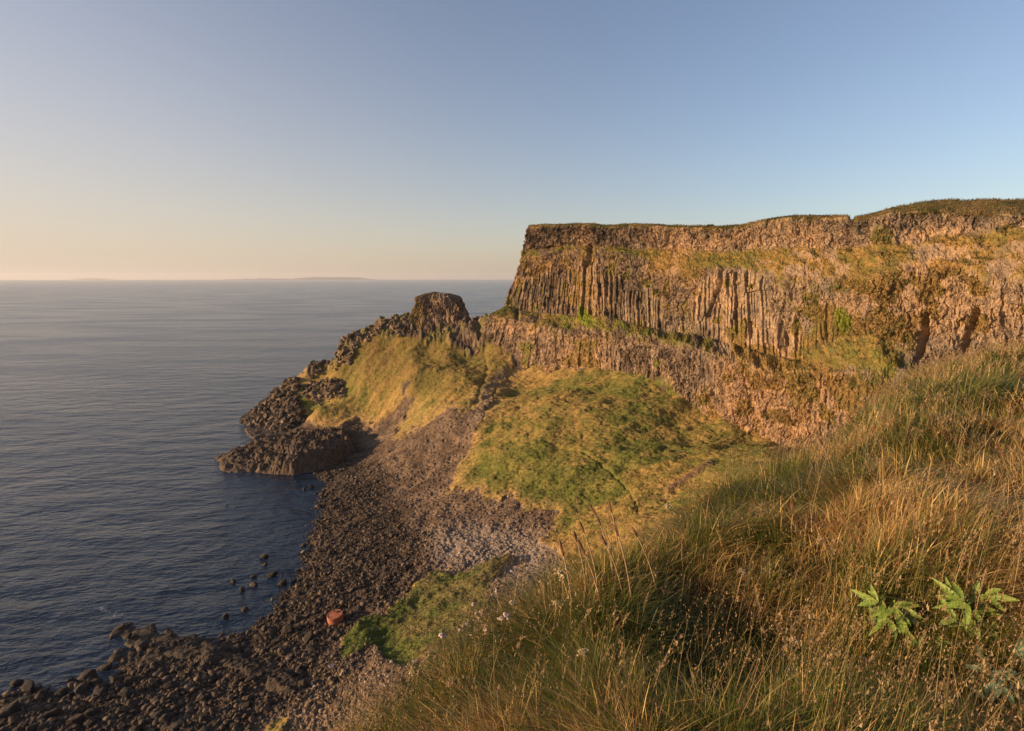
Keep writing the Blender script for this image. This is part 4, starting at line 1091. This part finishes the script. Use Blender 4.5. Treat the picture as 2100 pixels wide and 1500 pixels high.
def tube(name, pts, r0, r1, mat, parent, seg=6):
    V = []; Fs = []; n = len(pts)
    for i, p in enumerate(pts):
        q = Vector(pts[min(i + 1, n - 1)]) - Vector(pts[max(i - 1, 0)]); q.normalize()
        a = q.orthogonal().normalized(); b = q.cross(a); r = r0 + (r1 - r0) * i / (n - 1)
        for k in range(seg):
            t = 2 * math.pi * k / seg; w = Vector(p) + (a * math.cos(t) + b * math.sin(t)) * r
            V.append(w[:])
    for i in range(n - 1):
        for k in range(seg): Fs.append((i * seg + k, i * seg + (k + 1) % seg, (i + 1) * seg + (k + 1) % seg, (i + 1) * seg + k))
    Fs.append(tuple(range(seg))[::-1]); Fs.append(tuple((n - 1) * seg + k for k in range(seg)))
    return mesh_from(name, V, Fs, mat, parent, smooth=True)

def leaf_mesh(name, L, Wd, mat, parent, base, az, el, fold=.35, teeth=7, droop=.5, roll=0.0):
    """toothed leaf with a folded midrib, growing from base"""
    V = []; Fs = []; n = 22
    for i in range(n + 1):
        t = i / n
        w = Wd * (math.sin(math.pi * min(t * 1.02, 1)) ** .75) * (1 - .35 * t) * (1 + .10 * math.sin(t * teeth * 2 * math.pi)) * .5 + .0015
        x = L * t; z = L * (math.sin(el) * t - droop * .5 * t * t); x = x * math.cos(el * .6)
        rip = .05 * Wd * math.sin(t * teeth * 2 * math.pi)
        for s_ in (-1, -.5, 0, .5, 1):
            V.append((x, s_ * w, z + abs(s_) * w * fold + rip * abs(s_)))
    for i in range(n):
        for k in range(4): Fs.append((i * 5 + k, (i + 1) * 5 + k, (i + 1) * 5 + k + 1, i * 5 + k + 1))
    nn = Vector((-.62, -.42, .62)) + Vector((random.gauss(0, .22), random.gauss(0, .22), random.gauss(0, .2))); nn.normalize()
    e1 = Vector((0, 0, 1)).cross(nn).normalized(); e2 = nn.cross(e1); d_ = e1 * math.cos(az) + e2 * math.sin(az)
    R3 = Matrix((d_, nn.cross(d_), nn)).transposed().to_4x4()
    M = Matrix.Translation(Vector(base)) @ R3
    V = [(M @ Vector(v))[:] for v in V]
    return mesh_from(name, V, Fs, mat, parent, smooth=True)

def leafy_plant(px, py, scale, mat, nl, label, seed, spread=1.0, hgt=.24):
    g = random.Random(seed); p = fg_hit(px, py, hgt)
    root = empty("broadleaf_plant", (p[0], p[1], float(fg_z(p[0], p[1])) - .02)); tag(root, label, "plant", "broad leaved plants in the grass")
    h = p[2] - root.location[2]
    for s_ in range(nl):
        a = s_ * 2.4 + g.uniform(-.3, .3); hh = h * g.uniform(.55, 1.05); rr = .03 + .10 * spread * g.random()
        bx, by = rr * math.cos(a) * scale, rr * math.sin(a) * scale
        tube("stem", [(0, 0, 0), (bx * .4, by * .4, hh * .5), (bx, by, hh)], .005 * scale, .003 * scale, M_STEM, root)
        for j, da in enumerate((-.75, 0, .75)):
            leaf_mesh("leaf", (.23 if j == 1 else .17) * scale * g.uniform(.8, 1.15), .056 * scale * g.uniform(.8, 1.2), mat, root, (bx, by, hh), a + da, g.uniform(.05, .4), droop=g.uniform(.1, .6))
    return root
leafy_plant(1822, 1240, .50, M_LEAF, 10, "left one of the two fresh green broad leaved plants in the grass", 5)
leafy_plant(1988, 1225, .54, M_LEAF, 10, "right one of the two fresh green broad leaved plants, nearer the right edge", 9, spread=1.2)
leafy_plant(2075, 1340, .5, M_LEAF2, 4, "dull grey green leafy plant in shade at the right edge", 12)
leafy_plant(2045, 1400, .36, M_LEAF2, 4, "small shaded leaf cluster in the bottom right corner", 21)
leafy_plant(1905, 1320, .34, M_LEAF, 3, "few small green leaves below and between the two broad leaved plants", 23, hgt=.16)
leafy_plant(1315, 1250, .42, M_LEAF2, 3, "small shaded grey green leaf cluster in the mid foreground", 14, hgt=.2)

def stalk_base(px, py, h, lean=(0, 0)):
    """head at the bearing, h above the bank; returns base and head"""
    p = fg_hit(px, py, h)
    bx, by = p[0] - lean[0], p[1] - lean[1]
    return np.array([bx, by, float(fg_z(bx, by)) - .01]), p
def stalk_pts(b, p, n=7):
    d = p - b; out = []
    for i in range(n):
        t = i / (n - 1); out.append((d[0] * t ** 1.7, d[1] * t ** 1.7, d[2] * (1 - (1 - t) ** 1.08)))
    return out
def blob_cluster(name, pts, r, mat, parent, off):
    v, f = ICO2; V = []; Fs = []
    for i, q in enumerate(pts):
        rr = r * (.7 + .6 * random.random()); V.append(v * rr * (1, 1, .8) * (1 + .2 * rng.normal(size=(len(v), 1)).clip(-1, 1)) + np.array(q) + off); Fs.append(f + i * len(v))
    return mesh_from(name, np.concatenate(V), np.concatenate(Fs), mat, parent, smooth=False)

def plantain(px, py, h, lean, label):
    b, p = stalk_base(px, py, h, lean); root = empty("plantain", tuple(b)); tag(root, label, "plantain", "brown headed plantains on the brow")
    pts = stalk_pts(b, p); tube("stem", pts, .0042, .0034, M_DRY, root, 5)
    d = Vector(pts[-1]) - Vector(pts[-2]); d.normalize()
    s = max(1, np.linalg.norm(p - [0, 0, H]) / 4.2); L = random.uniform(.028, .05) * s
    v, f = ICO2; q = d.to_track_quat('Z', 'Y').to_matrix()
    V = v * np.array([.0075 * s, .0075 * s, L]) * (1 + .12 * rng.normal(size=(len(v), 1)))
    V = V @ np.array(q).T + np.array(pts[-1])
    mesh_from("flower_head", V, f, M_BROWN, root)
for i, (px, py, lab) in enumerate([(1180, 1100, "plantain with a fat brown head leftmost on the brow"), (1194, 1084, "plantain whose brown head leans left over the slope, second on the brow"), (1192, 1122, "short plantain with a drooping brown head under two others"),
        (1216, 1046, "plantain with a stubby brown head, upper left of the cluster"), (1252, 1042, "tallest plantain with a long brown head against the green slope"), (1264, 1088, "plantain with a thick bent brown head in mid cluster"),
        (1238, 1108, "plantain with a thin brown head below the thick one"), (1302, 1092, "upright plantain rightmost of the cluster on the brow"), (1152, 1126, "plantain with a round brown head over the shingle"), (1228, 1070, "plantain with a slanting brown head between two taller ones"),
        (1682, 905, "plantain with a dark head on the upper brow below the cliff"), (1743, 858, "plantain with a small dark head high on the brow")]):
    plantain(px, py, .42 + .05 * (i % 3), (-.07 - .03 * (i % 4), .02 * (i % 3)), lab)

def yarrow(px, py, h, label, r=.05):
    b, p = stalk_base(px, py, h, (random.uniform(-.04, .04), 0)); root = empty("cream_flower", tuple(b)); tag(root, label, "flower", "cream flowers in the grass")
    pts = stalk_pts(b, p); tube("stem", pts, .0035, .0022, M_DRY, root, 5); hd = np.array(pts[-1])
    r = r * .72; q = [(random.gauss(0, r * .4), random.gauss(0, r * .4), random.uniform(-r * .3, r * .5)) for _ in range(60)]
    blob_cluster("flower_head", q, r * .15, M_CREAM, root, hd)
for px, py, h, lab, r in [(1197, 1338, .30, "cream flower head on a pale stalk in the lower middle grass", .035), (1627, 1315, .28, "cream flower head on a brown stalk right of the dark hollow", .032), (853, 1380, .22, "cream flower cluster leftmost over the lower beach", .05), (892, 1388, .22, "cream flower cluster beside the leftmost one over the beach", .055),
        (762, 1474, .18, "pale fluffy flower head at the bottom edge of the bank", .055), (1152, 968 + 210, .35, "pale flower sprig on the brow above the shingle", .05), (1524, 1172, .28, "small white flower in the middle of the golden grass", .03), (1370, 1040, .3, "pale dry flower sprig beside the heather cushion", .06),
        (1142, 1238, .3, "small cream flower on the left brow among pink seed heads", .03), (925, 1400, .2, "loose cream flower right of the two clusters over the beach", .045), (1250, 1125, .3, "cream sprig among the plantains", .03), (1390, 1425, .2, "small yellowish flower at the bottom of the dark hollow", .02)]:
    yarrow(px, py, h, lab, r)

def thrift(px, py, i):
    b, p = stalk_base(px, py, random.uniform(.2, .3), (random.uniform(-.05, .02), 0)); root = empty("thrift", tuple(b))
    tag(root, "faded pink thrift with a round head on the brow over the green patch", "thrift", "thrift heads on the brow over the beach")
    pts = stalk_pts(b, p); tube("stem", pts, .0016, .0013, M_DRY, root, 5)
    q = [(random.gauss(0, .006), random.gauss(0, .006), random.gauss(0, .005)) for _ in range(16)]
    blob_cluster("flower_head", q, .0065, M_PINK, root, np.array(pts[-1]))
for i, (zx, zy) in enumerate([(1305, 835), (1330, 835), (1300, 880), (1345, 865), (1320, 870), (1420, 830), (1470, 850), (1255, 895), (1300, 935), (1260, 960), (1355, 935), (1190, 1010), (1105, 965), (1280, 965), (1230, 910), (1350, 915), (1415, 725), (1440, 870), (1380, 850), (1210, 940), (1285, 790), (1500, 780)]):
    thrift(500 + zx / 2.727, 950 + zy / 2.727, i)

def seed_grass(px, py, h, lean, label, droop=0.0, L=.09, mat=None):
    b, p = stalk_base(px, py, h, lean); root = empty("seeding_stalk", tuple(b)); tag(root, label, "grass stalk", "tall seeding grass stalks")
    pts = stalk_pts(b, p, 9); tube("stem", pts, .0017, .0012, M_DRY, root, 5)
    d = Vector(pts[-1]) - Vector(pts[-3]); d.normalize(); hd = Vector(pts[-1])
    V = []; Fs = []
    for k in range(46):
        t = k / 45; c = hd - d * L * (1 - t); c.z -= droop * t * t * L; w = .010 * math.sin(math.pi * (t * .85 + .1)) * (1 + .4 * random.random())
        a = k * 2.4; e = Vector((math.cos(a), math.sin(a), .9)); e.normalize(); s_ = e.cross(d).normalized() * .0022
        i0 = len(V); V += [(c - s_)[:], (c + s_)[:], (c + e * w * .6 + s_ * 1.3)[:], (c + e * w * 1.5)[:], (c + e * w * .6 - s_ * 1.3)[:]]; Fs.append((i0, i0 + 1, i0 + 2, i0 + 3, i0 + 4))
    mesh_from("seed_head", V, Fs, mat or M_STRAW, root)
SG = [(1540, 1326, .42, (.10, .05), "bent grass stalk with a hooked straw head over the dark hollow", 0), (1723, 1312, .35, (.06, 0), "upright grass stalk with a slim pale head below the left leafy plant", 0), (1747, 1345, .3, (.01, 0), "thin grass stalk with a loose head right of the slim pale one", 0),
      (2023, 1165, .4, (.05, .02), "grass stalk with a thick straw head above the right leafy plant", 0), (1733, 1217, .35, (-.03, 0), "grass stalk with a whitish head left of the leafy plants", 0), (2025, 1033, .45, (.12, 0), "plump headed stalk high at the right above the leafy plants", 0),
      (1787, 1270, .25, (-.04, 0), "pale head drooping in front of the left leafy plant", 0), (2085, 1443, .18, (.05, 0), "pale grass head at the bottom right edge", 0), (1675, 1087, .4, (-.10, 0), "white arching grass head left of the golden tussock", .8), (1985, 1118, .4, (.06, 0), "pale slanting grass head beside the plump headed stalk", .5),
      (1830, 1290, .25, (.03, 0), "short grass head right in front of the left leafy plant", 0), (1990, 1315, .22, (-.12, 0), "long orange grass head reaching left under the right leafy plant", .3), (2095, 1120, .4, (.01, 0), "tall grass stalk at the far right edge", 0), (1330, 1215, .4, (.05, 0), "stiff pale grass head pointing up in the mid foreground", 0),
      (1240, 1405, .25, (-.10, 0), "arching brown grass head at the lower middle", .8), (1295, 1450, .2, (-.05, 0), "drooping pale grass head near the bottom edge", .8), (1400, 1300, .3, (.10, 0), "slanting straw head above the dark hollow", 0), (1108, 1190, .4, (-.05, 0), "tall stalk on the left brow against the shingle", 0),
      (1020, 1230, .35, (-.05, 0), "tall stalk on the brow left of the others", 0), (905, 1360, .25, (-.05, 0), "thin grass stalk rising over the low green patch", 0), (800, 1420, .22, (-.06, 0), "thin grass stalk above the lower beach", 0), (665, 1440, .2, (-.12, 0), "leaning dry stalk leftmost over the beach", 0),
      (735, 1410, .25, (-.10, 0), "dry stalk with pink buds leaning over the lower beach", 0), (690, 1480, .16, (-.1, 0), "short forked dry stalk at the bottom left of the bank", 0), (1182, 1024, .5, (-.06, .1), "slim stalk rising highest over the green slope", 0), (1500, 915, .5, (.0, .1), "slim pale stalk right of the heather against the slope", 0)]
for px, py, h, ln_, lab, dr in SG: seed_grass(px, py, h, ln_, lab, dr, L=.10)

def heather(px, py, rad, hgt, label, n=900, purple=0, mat=None):
    p = fg_hit(px, py, .03); root = empty("heather", (p[0], p[1], float(fg_z(p[0], p[1])))); tag(root, label, "heather", "heather clumps")
    k = n; th = rng.uniform(0, 6.28, k); rr = rad * np.sqrt(rng.random(k)); x = rr * np.cos(th); y = rr * np.sin(th)
    zt = fg_z(p[0] + x, p[1] + y) - root.location[2]; z = zt + hgt * (1 - (rr / rad) ** 2) * rng.uniform(.3, 1, k)
    # sprigs: many tiny upright leaf whorls
    m_ = 16; t = np.tile(np.linspace(0, 1, m_), (k, 1)); lx = x[:, None] + t * rng.normal(0, .03, (k, 1)); ly = y[:, None] + t * rng.normal(0, .03, (k, 1)); lz = z[:, None] + t * .07
    P = np.stack([lx, ly, lz], -1).reshape(-1, 3); q = len(P)
    o = ribbons("foliage", P, np.full(q, .012), np.full(q, 1.0), rng.uniform(0, 6.28, q), np.full(q, .004), np.ones((q, 3)), seg=1, mat=mat or M_HEATH); o.parent = root
    tube("stem", [(0, 0, -.02), (.01, 0, hgt * .5), (0, .01, hgt * .8)], .006, .003, M_DRY, root)
heather(1492, 1052, .55, .22, "dark green heather cushion on the brow of the bank", 2600)
heather(1985, 1415, .32, .14, "low yellow green heather in shade at the bottom right", 1500, mat=vmat("heather_tips", (.06, .065, .012), (.16, .14, .02), 30, .8, .2))
heather(1390, 1330, .22, .06, "sparse dark heather in the hollow at the lower middle", 500)
for px, py, lab in [(1360, 1322, "tiny purple bloom in the hollow's heather"), (1864, 1340, "tiny purple bloom right of the pale grass heads"), (1205, 1433, "tiny purple bloom low in the middle of the bank"), (1952, 1278, "tiny purple bloom between the two leafy plants")]:
    b, p = stalk_base(px, py, .1); root = empty("purple_flower", tuple(b)); tag(root, lab, "flower", "tiny purple blooms")
    pts = stalk_pts(b, p); tube("stem", pts, .0015, .001, M_STEM, root, 5); blob_cluster("petals", [(random.gauss(0, .006), random.gauss(0, .006), random.gauss(0, .008)) for _ in range(9)], .0045, M_PURP, root, np.array(pts[-1]))

# a dark shrub on the skyline of the cliff
def rim_bush():
    p = W(1456, 466, Y=float(Ytop(1456)) + 3); root = empty("shrub", tuple(p)); tag(root, "small dark rounded shrub on the cliff top skyline", "shrub")
    k = 2600; d = rng.normal(size=(k, 3)); d /= np.linalg.norm(d, axis=1)[:, None]; rr = rng.random(k) ** .4; P = d * rr[:, None] * np.array([1.7, 1.5, 1.0]); P[:, 2] = np.abs(P[:, 2]) * (1 + .3 * vn(P[:, 0] * 2, P[:, 1] * 2)) 
    o = ribbons("foliage", P, rng.uniform(.1, .25, k), rng.uniform(0, 1, k), rng.uniform(0, 6.28, k), rng.uniform(.06, .12, k), np.ones((k, 3)), seg=1, mat=M_HEATH); o.parent = root
    tube("stem", [(0, 0, -1), (0.05, 0, .2), (0, .05, .7)], .08, .04, M_DRY, root)
rim_bush()

# ------------------------------------------------------------------ far islands and the air
def islands():
    n = N("far_land", .95, .1); n.base(n.ramp(n.noise(.002, 3, .5), [(.3, (.06, .07, .04)), (.7, (.12, .11, .07))]))
    for (x0, x1, peak, Yk, lab) in [(465, 600, [(465, 0), (500, 1.2), (540, 2.2), (560, 2.6), (575, 1.6), (600, 2)], 29500, "faint low island on the horizon, left part"), (600, 775, [(600, 0), (620, 4), (650, 6), (690, 5.5), (735, 5.5), (750, 3), (775, 0)], 31000, "faint flat topped island highest on the horizon"), (160, 240, [(160, 0), (185, 2.2), (205, 2.6), (240, 0)], 31000, "faintest low island near the left of the horizon")]:
        k = 60; xs = np.linspace(x0, x1, k); hs = np.interp(xs, [a for a, b in peak], [b * .7 for a, b in peak]) * Yk / F + 15 + 15 * vn(xs * .2, xs * 0)
        hs[0] = hs[-1] = 0
        X = (xs - 1050) / F * Yk * 1.0
        rows = [(-700, 0), (-300, .6), (0, 1), (500, .8), (1500, 0)]
        V = []
        for i in range(k):
            for d_, f_ in rows: V.append((X[i] * (1 + d_ / Yk), Yk + d_, hs[i] * f_ - (2 if f_ == 0 else 0)))
        o = mesh_from("island", V, grid_faces(k, len(rows)), n.m, smooth=True); tag(o, lab, kind="structure")
islands()

def haze():
    m = bpy.data.materials.new("air"); m.use_nodes = True; t = m.node_tree
    t.nodes.remove(t.nodes["Principled BSDF"])
    v = t.nodes.new("ShaderNodeVolumePrincipled"); v.inputs["Density"].default_value = 3.0e-5; v.inputs["Color"].default_value = (.86, .86, .9, 1); v.inputs["Anisotropy"].default_value = .2
    t.links.new(v.outputs[0], t.nodes["Material Output"].inputs["Volume"])
    L = 35500; z0, z1 = -25, 330
    V = [(a, b, c) for c in (z0, z1) for a, b in ((-L, -L), (L, -L), (L, L), (-L, L))]
    o = mesh_from("haze", V, [(3, 2, 1, 0), (4, 5, 6, 7), (0, 1, 5, 4), (1, 2, 6, 5), (2, 3, 7, 6), (3, 0, 4, 7)], m)
    tag(o, "thin evening haze over the sea", kind="stuff")
haze()
